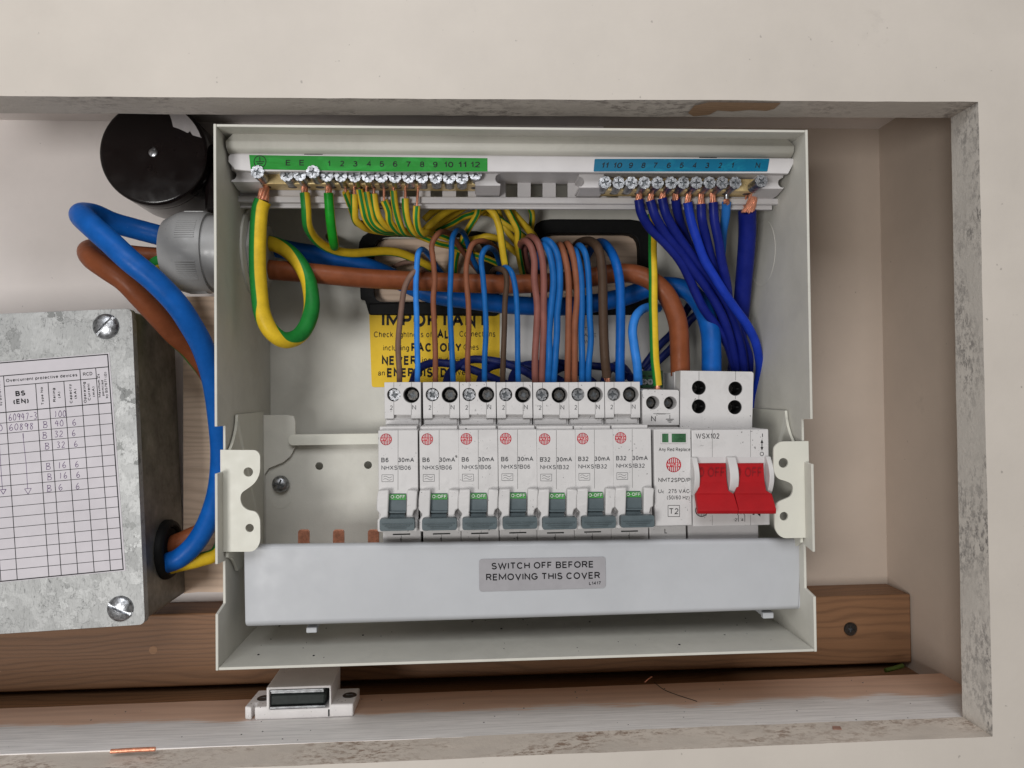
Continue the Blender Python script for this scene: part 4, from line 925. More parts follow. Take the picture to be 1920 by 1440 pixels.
# ================================================================== COPPER BUSBAR
bb = thing('busbar', (-90, 60, -80), 'row of copper busbar teeth standing above the left end of the white cover', 'busbar')
for x in (569, 634.5, 700):
    mb = MB(); mb.plate(smooth_poly(pp([(x-10.3, 993.5), (x+10.3, 993.5), (x+10.3, 1060), (x-10.3, 1060)], 46), [1.5, 1.5, 0, 0]), 46, 48); obj('tooth', mb, M['copper'], bb, bevel=.5)
mb = MB(); mb.box(-108, 70, 47.0, 50, -84, -78); obj('strip', mb, M['copper'], bb)
# ================================================================== TRUNKING COVER
cv = thing('terminal_cover', (0, 30, -104), 'long white plastic cover along the bottom of the breakers with a silver warning label', 'cover')
CY = 14
tl, tr, br, bl_ = W(457, 1021.5, CY), W(1502, 1009, CY), W(1498, 1147, CY), W(459.5, 1180, CY)
def covpt(u, v, off): # u 0..1 left-right, v 0..1 top-bottom
    a = tl.lerp(tr, u); b = bl_.lerp(br, u); p = a.lerp(b, v); return Vector((p.x, CY+off, p.z))
rows = [(0.0, 3.0), (0.012, 1.2), (.03, .35), (.055, 0), (.07, 0), (.5, -.1), (.90, 0), (.915, 0), (.945, .5), (.97, 1.6), (.988, 3.2), (1.0, 6), (1.0, 22)]
mb = MB(); NU = 24; vs = []
for v, off in rows:
    for i in range(NU+1):
        u = i/NU; e = 0.0
        vs.append(covpt(u, v, off+.25*math.sin(u*PI)*-1))
mb.add(vs, [(r*(NU+1)+i, r*(NU+1)+i+1, (r+1)*(NU+1)+i+1, (r+1)*(NU+1)+i) for r in range(len(rows)-1) for i in range(NU)])
# end walls
for u in (0, 1):
    e = [covpt(u, v, off) for v, off in rows]+[covpt(u, 0.0, 22)]; mb.add(e, [tuple(range(len(e)))])
pan = obj('panel', mb, M['cover'], cv, sharp=60); so = pan.modifiers.new('s', 'SOLIDIFY'); so.thickness = 1.4*MM; so.offset = -1
bv = pan.modifiers.new('b', 'BEVEL'); bv.width = .5*MM; bv.segments = 2; bv.limit_method = 'ANGLE'; bv.angle_limit = math.radians(50)
for x0_, x1_, yt, yb in ((574, 594, 1177, 1187), (1431, 1451, 1149, 1160)):
    mb = MB(); mb.pbox(x0_, yt, x1_, yb, 19, 22); mb.pbox(x0_+1, yt-2, x1_-1, yb-3, 21, 34); obj('clip', mb, M['cover'], cv, bevel=.4)
mb = MB(); lp = smooth_poly(pp([(898, 1048.5), (1135, 1044), (1136, 1102), (898.5, 1109)], CY-.75), 1.6); mb.plate(lp, CY-.75, CY-.55); lb = obj('warning_label', mb, M['silverlabel'], cv)
tx = MB(); Y = CY-.8
text(tx, 'SWITCH OFF BEFORE', (922, 1067.8), (1112, 1064.3), 12.6, Y, bold=.03); text(tx, 'REMOVING THIS COVER', (911.5, 1088.8), (1125, 1085), 12.8, Y, bold=.03); text(tx, 'L1417', (1104.5, 1096.8), (1127, 1096.2), 6.2, Y, bold=.03)
obj('lettering', tx, M['ink'], lb)
# ================================================================== CABLES
def cable(name, pts, r, mat, label, cat='cable', group=None, copper=None, sub=6, n=14, twist=0.0, a0=0.0, smooth=True, strands=0, sr=.55):
    P = [W(*p) for p in pts]; rr = random.Random(label)
    if len(P) > 3:
        jj = .32 if r < 2 else .2
        for i in range(1, len(P)-1): P[i] = P[i]+Vector((rr.uniform(-jj, jj), rr.uniform(-.4, .4), rr.uniform(-.2, .2)))
    mb = MB(); mb.tube(P, r, n, sub, twist=twist, a0=a0)
    if copper:
        t = thing(name, P[0], label, cat, group); obj('insulation', mb, mat, t, sharp=60)
        C_ = [W(*p) for p in copper]; cm = MB(); k = strands or 6; ax = (C_[-1]-C_[0]).normalized()
        u = ax.orthogonal().normalized(); v = ax.cross(u)
        for i in range(k):
            a = 2*PI*i/k; q = []
            rad = (r*.62-sr*.5)
            for j in range(5):
                tt = j/4; p = C_[0].lerp(C_[-1], tt); aa = a+tt*1.1; rj = rad*(1.0-.25*tt)*(1 if i else 0.01)
                q.append(p+(u*math.cos(aa)+v*math.sin(aa))*rj)
            cm.tube(q, sr, 8, 3)
        obj('copper_end', cm, M['copper'], t, sharp=60)
        return t
    o = obj(name, mb, mat, sharp=60, org=P[0]); return tag(o, label, cat, group)
G1 = 'green and yellow earth cables'; G2 = 'dark blue neutral cables'; G3 = 'thin live and neutral wires above the breakers'
def loop_twist(t):
    ks = [(0, 106), (.28, 104), (.34, 175), (.42, 240), (.55, 305), (.65, 345), (.8, 395), (1, 440)]
    for (a, b), (c, d) in zip(ks, ks[1:]):
        if t <= c: return math.radians(b+(d-b)*(t-a)/(c-a)-151)
    return math.radians(ks[-1][1]-151)
E1, E2, EG = M['earth'], M['earth_thin'], M['earth_green']
cable('earth_cable', [(493, 377, 26), (488, 392, 26), (484, 424, 25), (482, 466, 24), (483, 508, 23), (486, 548, 23), (491, 586, 23), (504, 616, 24), (524, 634, 26), (541, 637, 29), (560, 629, 33), (576, 608, 37), (584, 580, 41), (583, 552, 44), (577, 524, 47), (564, 497, 49), (545, 474, 51), (523, 461, 53), (500, 455, 55), (470, 454, 56), (448, 458, 56)], 3.85, M['earth_loop'],
      'thick green and yellow earth cable hanging in a big loop at the left', 'cable', G1, copper=[(493, 378, 26), (496, 346, 27)], strands=8, sr=.8, twist=loop_twist, a0=0, n=26)
cable('earth_cable', [(571.5, 362, 27), (574, 392, 28), (578, 424, 34), (590, 447, 44), (610, 463, 53), (633, 471, 60), (662, 475, 65), (692, 473, 70), (721, 471, 74), (750, 474, 77), (776, 485, 80), (802, 498, 84), (822, 508, 90)], 2.35, E1,
      'green and yellow earth cable curving down and right from the third earth terminal', 'cable', G1, copper=[(571.5, 363, 27), (571, 347, 27)], strands=6, sr=.55, a0=-1.5, twist=-.2, n=20)
cable('earth_cable', [(616, 362, 27), (618, 385, 28), (621, 420, 32), (625, 452, 40), (627, 462, 52), (626, 460, 66), (624, 450, 80), (622, 444, 92)], 2.25, EG,
      'short mostly green earth cable hanging straight down from terminal 1', 'cable', G1, copper=[(616, 363, 27), (617, 347, 27)], strands=6, sr=.6, a0=-3.08, n=20)
thin = [
 ('a', [(648, 360), (655, 380), (662, 400), (668, 418)], 'first thin earth wire, short and half hidden, under terminal 2'),
 ('b', [(664, 364), (664, 389), (667, 412), (680, 425), (693, 431), (715, 434)], 'thin earth wire under terminal 3, leftmost of the curled ones'),
 ('c', [(674, 355), (679, 384), (686, 410), (700, 427), (715, 433), (735, 436)], 'thin mostly yellow earth wire just right of the one under terminal 3'),
 ('d', [(687, 360), (692, 389), (700, 415), (715, 429), (730, 432), (745, 434)], 'thin earth wire with a green stripe under terminal 4'),
 ('e', [(701, 363), (705, 389), (711, 410), (724, 424), (740, 430), (750, 432)], 'thin earth wire just right of the one under terminal 4'),
 ('f', [(720, 376), (727, 395), (732, 415), (743, 431), (755, 436)], 'thin earth wire under terminal 5 with its copper showing'),
 ('g', [(738, 357), (741, 384), (746, 412), (756, 433), (766, 438)], 'thin earth wire under terminal 6, its sheath reaching the bar'),
 ('h', [(760, 372), (760, 395), (765, 418), (776, 435), (785, 438)], 'thin earth wire under terminal 7'),
 ('i', [(781.5, 386), (781, 410), (785, 428), (792, 437), (798, 436)], 'last curled thin earth wire, under terminal 8 on a long bare copper core')]
for k, (c_, pts, lab) in enumerate(thin):
    n_ = len(pts); q = [(x, y, 28+(i/(n_-1))**1.6*(16+1.5*(8-k))) for i, (x, y) in enumerate(pts)]
    q.append((pts[-1][0]+10, pts[-1][1]+1, 56+(8-k)))
    cable('earth_wire', q, 1.75, E2, lab, 'wire', G1, copper=[(pts[0][0], pts[0][1]+1, 28), (pts[0][0]+(3 if c_ == 'i' else 0), 345, 28)], strands=1, sr=.62, a0=-2.45+.5*math.sin(k*2.1), twist=.5*math.sin(k*1.7), n=18)
bundle = [
 ([(795, 434, 52), (806, 422, 50), (826, 405, 52), (848, 391, 56), (866, 385, 60), (890, 370, 66)], 1.95, 2.0, 'bright yellow earth wire sweeping up right from the curled ones, with a dented patch'),
 ([(795, 412, 66), (811, 398, 66), (830, 388, 68), (850, 376, 70)], 1.75, .5, 'shaded earth wire behind the bright sweeping one, higher up at its left'),
 ([(799, 436, 62), (822, 419, 62), (847, 403, 64), (869, 390, 67), (890, 376, 70)], 1.8, 2.2, 'earth wire fanning up right just under the bright sweeping one'),
 ([(812, 434, 70), (847, 419, 68), (869, 407, 70), (893, 400, 72), (918, 388, 76)], 1.8, -2.5, 'lowest earth wire of the fan rising to the right'),
 ([(897, 380, 60), (894, 401, 60), (882, 422, 64), (872, 438, 68), (862, 460, 74), (855, 488, 82), (852, 515, 90)], 1.75, -2.9, 'earth wire slanting down left in front of the black edging, green stripe centred'),
 ([(905, 372, 44), (915, 387, 44), (926, 401, 45), (935, 420, 46), (940, 448, 48), (944, 480, 52), (948, 500, 56), (951, 515, 70)], 1.85, 2.2, 'front yellow earth wire falling steeply past the dark brown live wire'),
 ([(940, 372, 54), (947, 387, 54), (960, 411, 55), (970, 432, 57), (971, 457, 62), (974, 487, 72), (980, 512, 84)], 1.8, 2.5, 'earth wire falling behind the rose brown wires, right of the steep yellow one'),
 ([(945, 376, 62), (954, 389, 60), (968, 407, 60), (986, 426, 62), (998, 440, 68), (1008, 455, 80)], 1.95, 1.2, 'smooth yellow earth wire running diagonally down to the rose brown loop'),
 ([(988, 372, 70), (994, 390, 70), (997, 405, 71), (996, 432, 74), (990, 470, 84)], 1.7, -1.9, 'short earth wire hanging at the left edge of the right cut-out'),
 ([(870, 450, 78), (885, 448, 74), (900, 446, 71), (916, 443, 69), (935, 449, 69), (955, 463, 72), (970, 476, 80)], 1.75, 2.1, 'earth wire bulging sideways in a wave across the left cut-out'),
 ([(755, 433, 58), (773, 438, 62), (791, 444, 66), (822, 456, 70), (846, 463, 74), (880, 474, 77), (916, 487, 79), (942, 499, 84)], 1.75, -2.6, 'long earth wire crossing the left cut-out from upper left to lower right'),
 ([(796, 434, 58), (822, 441, 62), (845, 449, 67), (870, 462, 76), (890, 478, 88)], 1.7, -2.9, 'earth wire just above the long crossing one'),
 ([(885, 398, 78), (903, 399, 77), (924, 404, 74), (947, 418, 73), (979, 441, 76), (995, 455, 84)], 1.65, 2.4, 'thin pale earth wire passing behind the steep yellow ones'),
 ([(930, 380, 80), (938, 405, 79), (950, 430, 79), (968, 455, 82)], 1.7, .4, 'shaded earth wire deep between the two steep ones')]
for k, (pts, r, a, lab) in enumerate(bundle):
    cable('earth_wire', pts, r, E2, lab, 'wire', G1, a0=a, twist=.7*math.sin(k*1.3), n=18)
cable('earth_wire', [(1219, 404, 56), (1223, 427, 54), (1224, 470, 50), (1225, 520, 46), (1225, 570, 44), (1226, 620, 43), (1228, 670, 43), (1231, 700, 43), (1233, 722, 44)], 2.25, M['earth_half'], 'straight green and yellow earth wire dropping to the surge protector', 'wire', G1, a0=-.28, n=20)
mb = MB(); mb.tube([W(1233, 721, 44), W(1233, 731, 44)], 1.4, 8, 2); o = obj('copper_end', mb, M['copper'], bpy.data.objects[[x.name for x in bpy.data.objects if x.get('label') == 'straight green and yellow earth wire dropping to the surge protector'][0]])
# main tails
cable('main_cable', [(440, 484, 57), (470, 497, 55), (500, 505, 54), (580, 511, 54), (680, 521, 57), (780, 527, 60), (870, 531, 61), (962, 532, 61), (1040, 529, 61), (1100, 521, 60), (1150, 513, 58), (1190, 513, 56), (1222, 526, 54), (1247, 549, 53), (1263, 580, 52), (1272, 614, 51), (1275, 653, 50), (1276, 692, 50), (1276, 705, 50)], 4.95, WIRE['main_brown'],
      'thick brown cable crossing the enclosure and bending down into the main switch', 'cable', n=22)
cable('main_cable', [(440, 458, 60), (500, 462, 64), (560, 473, 70), (640, 486, 73), (700, 505, 75), (760, 530, 76), (811, 551, 76), (871, 562, 75), (962, 572, 75), (1050, 574, 75), (1120, 568, 74), (1173, 556, 72), (1215, 541, 69), (1250, 536, 65), (1290, 546, 60), (1318, 578, 56), (1331, 620, 53), (1334, 660, 51), (1334, 705, 50)], 5.0, WIRE['main_blue'],
      'thick blue cable crossing behind the brown one and bending down into the main switch', 'cable', n=22)
# thin live/neutral pairs above the breakers
Tt = 47
def drop(pts, ytop=44):
    return pts
def c3(pts, ys):  # zoomed-crop pixels (660,380, x3.31) to photo pixels, with depths
    return [(660+x/3.31, 380+y/3.31, yy) for (x, y), yy in zip(pts, ys)]
def wirepair(pts, r, mat, lab, front=45, hook=None):
    n_ = len(pts); ys = []
    top = min(range(n_), key=lambda i: pts[i][1])
    for i in range(n_):
        if i <= top: ys.append(front+(2 if i == 0 else 0)+ (6 if i == top else 0))
        else: ys.append(front+8+(i-top)*((88-front-8)/max(1, n_-1-top)))
    ys[0] = 50
    if len(pts) > 1 : ys[1] = min(ys[1], 46)
    q = c3(pts, ys); return cable('live_wire' if 'brown' in mat else 'neutral_wire', q, r, WIRE[mat], lab, 'wire', G3, n=14)
wirepair([(295, 1120), (292, 1030), (285, 940), (290, 850), (302, 700), (320, 560), (348, 485), (385, 435), (430, 412), (470, 440)], 1.42, 'greybrown', 'grey-brown live wire, leftmost above the breakers')
cable('live_wire', c3([(225, 430), (270, 392), (330, 372), (395, 372), (470, 400)], [90, 84, 80, 80, 88]), 1.3, WIRE['greybrown'], 'short grey-brown wire curving across the cut-out behind the first blue wire', 'wire', G3)
wirepair([(405, 1125), (406, 1000), (402, 850), (400, 700), (398, 540), (400, 390), (415, 312), (440, 292), (480, 330), (520, 385), (560, 440)], 1.42, 'brightblue', 'bright blue neutral wire, first blue from the left')
wirepair([(517, 1125), (514, 950), (509, 760), (506, 600), (512, 480), (500, 350), (498, 260), (525, 200), (565, 182), (615, 200), (665, 270), (730, 355), (790, 430)], 1.40, 'brown', 'orange-brown live wire entering the second breaker')
wirepair([(628, 1125), (622, 950), (614, 760), (608, 600), (612, 480), (620, 330), (625, 230), (650, 175), (685, 180), (708, 230), (735, 310), (775, 400), (790, 430)], 1.42, 'blue', 'blue neutral wire with the highest arch, entering the second breaker')
wirepair([(722, 1125), (720, 960), (724, 800), (722, 640), (708, 480), (712, 380), (735, 285), (765, 245), (820, 240), (870, 262), (920, 320), (960, 420)], 1.40, 'brown', 'orange-brown live wire entering the third breaker')
wirepair([(822, 1125), (822, 960), (828, 800), (828, 640), (815, 480), (805, 360), (818, 300), (850, 278), (890, 310), (915, 370), (945, 440)], 1.42, 'blue', 'blue neutral wire entering the third breaker')
wirepair([(935, 1125), (938, 960), (946, 780), (952, 620), (958, 500), (948, 430), (915, 408), (880, 415), (860, 445)], 1.42, 'darkbrown', 'dark brown live wire entering the fourth breaker')
wirepair([(1032, 1125), (1028, 960), (1030, 800), (1022, 650), (1012, 520), (990, 430), (955, 402), (920, 420), (905, 450)], 1.42, 'blue', 'blue neutral wire with a low arch entering the fourth breaker')
wirepair([(1137, 1125), (1140, 960), (1147, 800), (1146, 640), (1135, 480), (1130, 360), (1112, 270), (1075, 240), (1042, 262), (1035, 320), (1050, 390), (1080, 450)], 1.75, 'rosebrown', 'rose brown live wire, left one of the looped pair above the fifth breaker')
wirepair([(1178, 1125), (1180, 960), (1186, 800), (1188, 640), (1188, 480), (1180, 350), (1155, 250), (1118, 212), (1085, 230), (1070, 300), (1085, 380), (1110, 440)], 1.75, 'rosebrown', 'rose brown live wire, right one of the looped pair above the fifth breaker')
wirepair([(1215, 1125), (1222, 960), (1226, 800), (1240, 640), (1252, 500), (1240, 380), (1212, 290), (1180, 260), (1165, 320), (1170, 420)], 1.72, 'blue', 'left blue neutral wire of the pair above the fifth breaker')
wirepair([(1250, 1125), (1266, 960), (1275, 800), (1272, 680), (1290, 550), (1288, 400), (1262, 300), (1225, 240), (1190, 238), (1170, 290), (1175, 390)], 1.72, 'blue', 'right blue neutral wire of the pair above the fifth breaker, the lighter one')
wirepair([(1338, 1125), (1340, 960), (1340, 760), (1346, 580), (1338, 440), (1318, 330), (1292, 262), (1270, 300), (1275, 400)], 1.65, 'brown', 'left brown live wire of the pair above the sixth breaker')
wirepair([(1380, 1125), (1382, 960), (1386, 760), (1396, 580), (1388, 420), (1365, 310), (1335, 256), (1312, 290), (1310, 400)], 1.65, 'brown', 'right brown live wire of the pair above the sixth breaker')
wirepair([(1428, 1125), (1430, 960), (1426, 800), (1430, 640), (1422, 470), (1402, 350), (1380, 292), (1362, 330), (1360, 420)], 1.6, 'blue', 'left blue neutral wire of the pair above the sixth breaker')
wirepair([(1466, 1125), (1466, 1000), (1480, 850), (1478, 700), (1474, 560), (1462, 400), (1440, 305), (1405, 268), (1385, 320), (1385, 430)], 1.6, 'blue', 'right blue neutral wire of the pair above the sixth breaker')
def thick(pts, r, mat, lab, yy, copper=None):
    q = c3(pts, yy); return cable('live_cable' if 'brown' in mat else 'neutral_cable', q, r, WIRE[mat], lab, 'cable', G3, n=18, copper=copper, strands=7, sr=.5)
thick([(1582, 1082), (1570, 960), (1560, 780), (1558, 600), (1550, 430), (1532, 300), (1492, 244), (1445, 236), (1395, 262), (1370, 320)], 2.35, 'darkbrown', 'thick dark brown live cable above the seventh breaker, bare strands at its end', [46, 43, 42, 42, 42, 44, 52, 62, 72, 84], copper=[(660+1582/3.31, 380+1078/3.31, 46), (660+1586/3.31, 380+1120/3.31, 47)])
thick([(1663, 1125), (1664, 980), (1668, 800), (1668, 640), (1662, 500), (1640, 380), (1600, 290), (1550, 250), (1500, 270), (1450, 340)], 2.35, 'main_blue', 'thick blue neutral cable above the seventh breaker', [48, 44, 43, 43, 43, 45, 52, 62, 73, 86])
cable('neutral_cable', c3([(1776, 1125), (1768, 1010), (1748, 890), (1742, 790), (1762, 705), (1805, 662), (1850, 650), (1900, 655)], [50, 47, 46, 47, 50, 58, 64, 72]), 2.3, WIRE['brightblue'], 'bright blue cable curving down into the top of the surge protector', 'cable', G3, n=18)
# neutral flying leads behind the breakers
NL = [([(375, 1125), (395, 1060), (440, 1012), (520, 995), (640, 1008), (760, 1040), (880, 1090), (960, 1130)], 'leftmost dark blue lead arching over the yellow sticker'),
      ([(585, 1125), (605, 1060), (660, 1010), (740, 975), (850, 978), (960, 1000), (1080, 1050), (1180, 1120)], 'highest dark blue lead arching behind the third breaker wires'),
      ([(790, 1125), (815, 1060), (870, 1015), (960, 1003), (1080, 1020), (1200, 1060), (1320, 1120)], 'dark blue lead arching behind the dark brown wire of the fourth breaker'),
      ([(985, 1125), (1005, 1060), (1060, 1012), (1140, 1000), (1260, 990), (1340, 1010), (1420, 1060), (1500, 1120)], 'dark blue lead arching behind the fifth and sixth breakers'),
      ([(1190, 1120), (1240, 1060), (1310, 1020), (1420, 1010), (1540, 1015), (1620, 1020), (1700, 1080)], 'dark blue lead arching behind the sixth and seventh breakers'),
      ([(1560, 1125), (1590, 1050), (1640, 1010), (1690, 1030), (1730, 1090)], 'short dark blue lead arching behind the seventh breaker')]
for k, (pts, lab) in enumerate(NL):
    n_ = len(pts); ys = [56+14*math.sin(PI*min(1, i/(n_-1)*1.0))+k*1.3 for i in range(n_)]; cable('neutral_lead', c3(pts, ys), 2.15, WIRE['navydeep'], lab, 'cable', G2)
cable('neutral_lead', [(1196, 716, 66), (1225, 685, 68), (1260, 650, 70), (1295, 600, 70), (1330, 575, 66), (1350, 560, 64)], 2.1, WIRE['navydeep'], 'dark blue lead running diagonally up right behind the thick brown cable', 'cable', G2)
cable('neutral_lead', [(1205, 690, 74), (1235, 650, 76), (1265, 618, 76), (1300, 560, 72)], 2.1, WIRE['navydeep'], 'dark blue lead crossing behind the straight green and yellow earth wire', 'cable', G2)
# neutral bundle on the right
def c2p(pts, ys): return [(900+x/3, 220+y/3, yy) for (x, y), yy in zip(pts, ys)]
def ncab(pts, ys, mat, lab, r=2.3, cop=(895, 425), k=6):
    q = c2p(pts, ys); a = (900+cop[0]/3, 220+cop[1]/3, 27); return cable('neutral_cable', q, r, WIRE[mat], lab, 'cable', G2, n=18, copper=[(q[0][0], q[0][1]+1, q[0][2]), a], strands=k, sr=.62)
ncab([(893, 462), (908, 540), (960, 625), (1045, 710), (1120, 800), (1170, 890), (1215, 990), (1260, 1080), (1330, 1180), (1400, 1300), (1440, 1460)], [28, 30, 34, 37, 40, 43, 46, 48, 52, 60, 70], 'navy', 'dark blue neutral cable forming the left edge of the bundle', cop=(897, 415))
ncab([(958, 468), (985, 560), (1050, 660), (1130, 760), (1205, 860), (1280, 965), (1345, 1080), (1395, 1200), (1430, 1330), (1450, 1460)], [28, 30, 35, 38, 41, 44, 47, 52, 60, 70], 'navy', 'dark blue neutral cable second from the left edge of the bundle', cop=(965, 415))
ncab([(1025, 455), (1048, 550), (1105, 650), (1175, 750), (1250, 850), (1320, 950), (1390, 1060), (1440, 1180), (1475, 1320), (1490, 1460)], [28, 30, 34, 38, 42, 46, 50, 54, 60, 66], 'navy', 'third dark blue neutral cable from the left, lying over its neighbours', cop=(1032, 412))
ncab([(1100, 460), (1118, 550), (1150, 650), (1190, 750), (1240, 850), (1290, 950), (1340, 1080), (1400, 1250), (1440, 1440)], [29, 34, 44, 52, 57, 62, 68, 72, 78], 'navy', 'short dark blue neutral cable just left of the royal blue one, soon hidden', cop=(1098, 412))
ncab([(1168, 478), (1188, 580), (1218, 690), (1260, 800), (1320, 900), (1380, 990), (1440, 1080), (1500, 1165), (1545, 1255), (1568, 1345), (1574, 1420), (1562, 1500), (1545, 1570), (1520, 1660), (1480, 1740)], [28, 30, 33, 36, 38, 40, 43, 46, 50, 54, 58, 63, 67, 70, 72], 'royal', 'brighter royal blue neutral cable sweeping right round the main switch', cop=(1175, 418), r=2.25)
ncab([(1243, 488), (1250, 580), (1278, 700), (1310, 820), (1345, 930), (1390, 1050), (1450, 1180), (1510, 1330), (1530, 1460)], [28, 30, 36, 42, 48, 54, 60, 66, 70], 'navy', 'dark blue neutral cable just right of the royal blue one', cop=(1243, 418))
ncab([(1312, 478), (1318, 580), (1340, 700), (1362, 820), (1385, 930), (1405, 1060), (1440, 1200), (1490, 1340), (1520, 1460)], [28, 30, 33, 37, 42, 50, 58, 66, 72], 'navy', 'dark blue neutral cable beside the light blue one with the ferrule', cop=(1305, 418))
ncab([(1386, 482), (1378, 560), (1368, 640), (1360, 720), (1355, 800)], [29, 36, 44, 52, 58], 'brightblue', 'light blue neutral cable with a metal ferrule at its end', cop=(1386, 470), r=2.2)
mb = MB(); mb.tube([W(900+1386/3, 220+478/3, 29), W(900+1388/3, 220+405/3, 28)], 1.35, 12, 2); fo = [x for x in bpy.data.objects if x.get('label', '').startswith('light blue neutral cable with a metal ferrule')][0]; obj('ferrule', mb, M['zinc'], fo)
t = cable('neutral_cable', c2p([(1503, 528), (1502, 650), (1494, 800), (1482, 950), (1470, 1090), (1455, 1230), (1440, 1380), (1430, 1480)], [34, 40, 47, 54, 60, 66, 72, 76]), 4.35, WIRE['navy'], 'thickest dark blue neutral cable at the far right with a fan of bare copper', 'cable', G2, n=22, copper=[(900+1505/3, 220+530/3, 34), (900+1528/3, 220+410/3, 28)], strands=5, sr=.5)
cm = MB()
for i in range(15):
    a = i/15*2*PI; u0 = W(900+(1505+34*math.cos(a))/3, 220+534/3, 34+2.6*math.sin(a)); u1 = W(900+(1532+22*math.cos(a+.8))/3, 220+470/3, 31+2.4*math.sin(a+.8)); u2 = W(900+(1530+15*math.cos(a+1.6))/3, 220+405/3, 28+2*math.sin(a+1.6)); cm.tube([u0, u1, u2], .5, 8, 4)
o = obj('fanned_strands', cm, M['copper'], t); o['kind'] = 'stuff'
# ================================================================== GLAND AND OUTSIDE CABLES
GZ = W(352, 474, 55).z; GY = 55
gd = thing('cable_gland', (-WX, GY, GZ), 'grey ribbed plastic cable gland in the left side of the enclosure', 'cable gland')
xg0 = W(308, 474, 55).x; 
def gx(px): return W(px, 474, 47).x
g1, g2_, g3 = gx(303), gx(325), gx(388)
mb = MB(); mb.lathe((g3, GY, GZ), (-1, 0, 0), [(19.8, 0), (20.3, 1.5), (20.3, abs(g2_-g3)-4), (19.4, abs(g2_-g3)-1), (17.8, abs(g1-g3)-3.5), (16.6, abs(g1-g3)-1), (14, abs(g1-g3)), (12, abs(g1-g3)-1)], 48); obj('cap_nut', mb, M['gland'], gd, sharp=40)
mb = MB(); L_ = abs(g2_-g3)-5
for seg_ in range(6):
    for i in range(9):
        a = seg_*PI/3+(-4+i)*.058+.62; ca, sa = math.cos(a), math.sin(a); r1 = 20.2
        c0 = Vector((g3-2.2, GY+r1*ca, GZ+r1*sa)); t_ = Vector((0, -sa, ca)); nrm = Vector((0, ca, sa))
        q = [c0+t_*.33-nrm*.3, c0-t_*.33-nrm*.3, c0-t_*.24+nrm*.38, c0+t_*.24+nrm*.38]; mb.hexa(q, [p-Vector((L_-2, 0, 0)) for p in q])
obj('ribs', mb, M['gland'], gd)
mb = MB(); mb.lathe((-WX-.1, GY, GZ), (-1, 0, 0), [(21.5, 0), (21.5, abs(-WX-g3)*.35), (18.5, abs(-WX-g3)*.4), (18.5, abs(-WX-g3)+.5)], 40); obj('flange', mb, M['gland'], gd, bevel=.4)
mb = MB(); mb.lathe((-WX+T+.05, GY, GZ), (1, 0, 0), [(22.5, 0), (22.5, 1.0), (21.8, 1.3)], 44); o = obj('washer', mb, M['enclosure'], gd, sharp=30)
mb = MB(); mb.lathe((-WX+T+1.4, GY, GZ), (1, 0, 0), [(18.5, 0), (18.5, 5), (14.5, 5.2), (14.5, 7)], 8); obj('locknut', mb, M['glandw'], gd, bevel=.5)
def oc(name, pts, r, mat, lab, **k): return cable(name, pts, r, mat, lab, 'cable', None, n=24, **k)
oc('supply_cable', [(330, 452, 53), (305, 443, 52), (260, 431, 50), (214, 418, 45), (180, 404, 37), (158, 400, 26), (153, 406, 14), (171, 424, 6), (208, 456, 3), (244, 489, 2), (288, 525, 4), (330, 567, 8), (358, 610, 14), (381, 655, 22), (399, 712, 32), (409, 780, 42), (414, 850, 50), (408, 918, 56), (392, 975, 60), (366, 1018, 62), (338, 1046, 62), (312, 1056, 62)], 5.05, WIRE['main_blue'], 'thick blue supply cable bulging out of the gland and curving down into the galvanised box')
oc('supply_cable', [(330, 484, 57), (305, 482, 57), (262, 480, 55), (215, 474, 50), (180, 468, 42), (166, 472, 33), (175, 486, 25), (202, 505, 21), (234, 528, 20), (266, 560, 23), (296, 592, 28), (327, 627, 36), (364, 662, 47), (400, 718, 60), (414, 790, 66), (421, 860, 72), (414, 930, 76), (388, 988, 74), (352, 1009, 70), (318, 1024, 69)], 4.95, WIRE['main_brown'], 'thick brown supply cable bulging from the gland behind the blue one')
oc('supply_cable', [(330, 494, 50), (303, 492, 50), (290, 500, 52), (284, 520, 58), (290, 552, 62), (303, 596, 60), (326, 634, 62), (356, 662, 70), (396, 720, 80), (414, 800, 84), (426, 900, 86), (424, 980, 82), (408, 1035, 73), (375, 1050, 68), (340, 1058, 67), (315, 1064, 66)], 3.6, M['earth'], 'green and yellow supply cable mostly hidden behind the brown and blue ones', a0=-1.9)
# ================================================================== ROUND JUNCTION BOX
c = W(287, 286, 82); jb = thing('round_junction_box', (c.x, wallY, c.z), 'round black plastic junction box on the wall, upper left, with a white smear', 'junction box')
mb = MB(); mb.lathe((c.x, 82, c.z), (0, 1, 0), [(.1, .3), (2.9, .3), (2.9, -.0), (26.5, 0), (27.9, .35), (28.4, 1.2), (28.4, 8)], 72); obj('lid', mb, M['bakelite'], jb, sharp=50)
mb = MB(); mb.lathe((c.x, 90.3, c.z), (0, 1, 0), [(28.0, 0), (28.4, .5), (28.8, wallY-90.4)], 64); obj('base', mb, M['bakelite'], jb)
rng = random.Random(4); pts = []
edge_ = [(318, 214), (322, 226), (326, 238), (333, 240), (343, 246), (352, 250), (357, 247), (362, 252), (372, 256), (377, 258)]
arc = [(287+94*math.cos(t), 286+94*math.sin(t)) for t in [math.radians(a) for a in (-17, -24, -31, -38, -45, -52, -60, -68)]]
mb = MB(); mb.plate(pp([(p[0]+rng.uniform(-1.5, 1.5), p[1]+rng.uniform(-1.5, 1.5)) for p in edge_]+arc[:], 81.8), 81.75, 81.98); obj('plaster_smear', mb, M['smear'], jb)
sl = slot_dome(2.35, .5, .45, .14); sl.xf(Matrix.Translation(Vector((c.x, 82, c.z)))); obj('screw', sl, M['zinc'], jb)
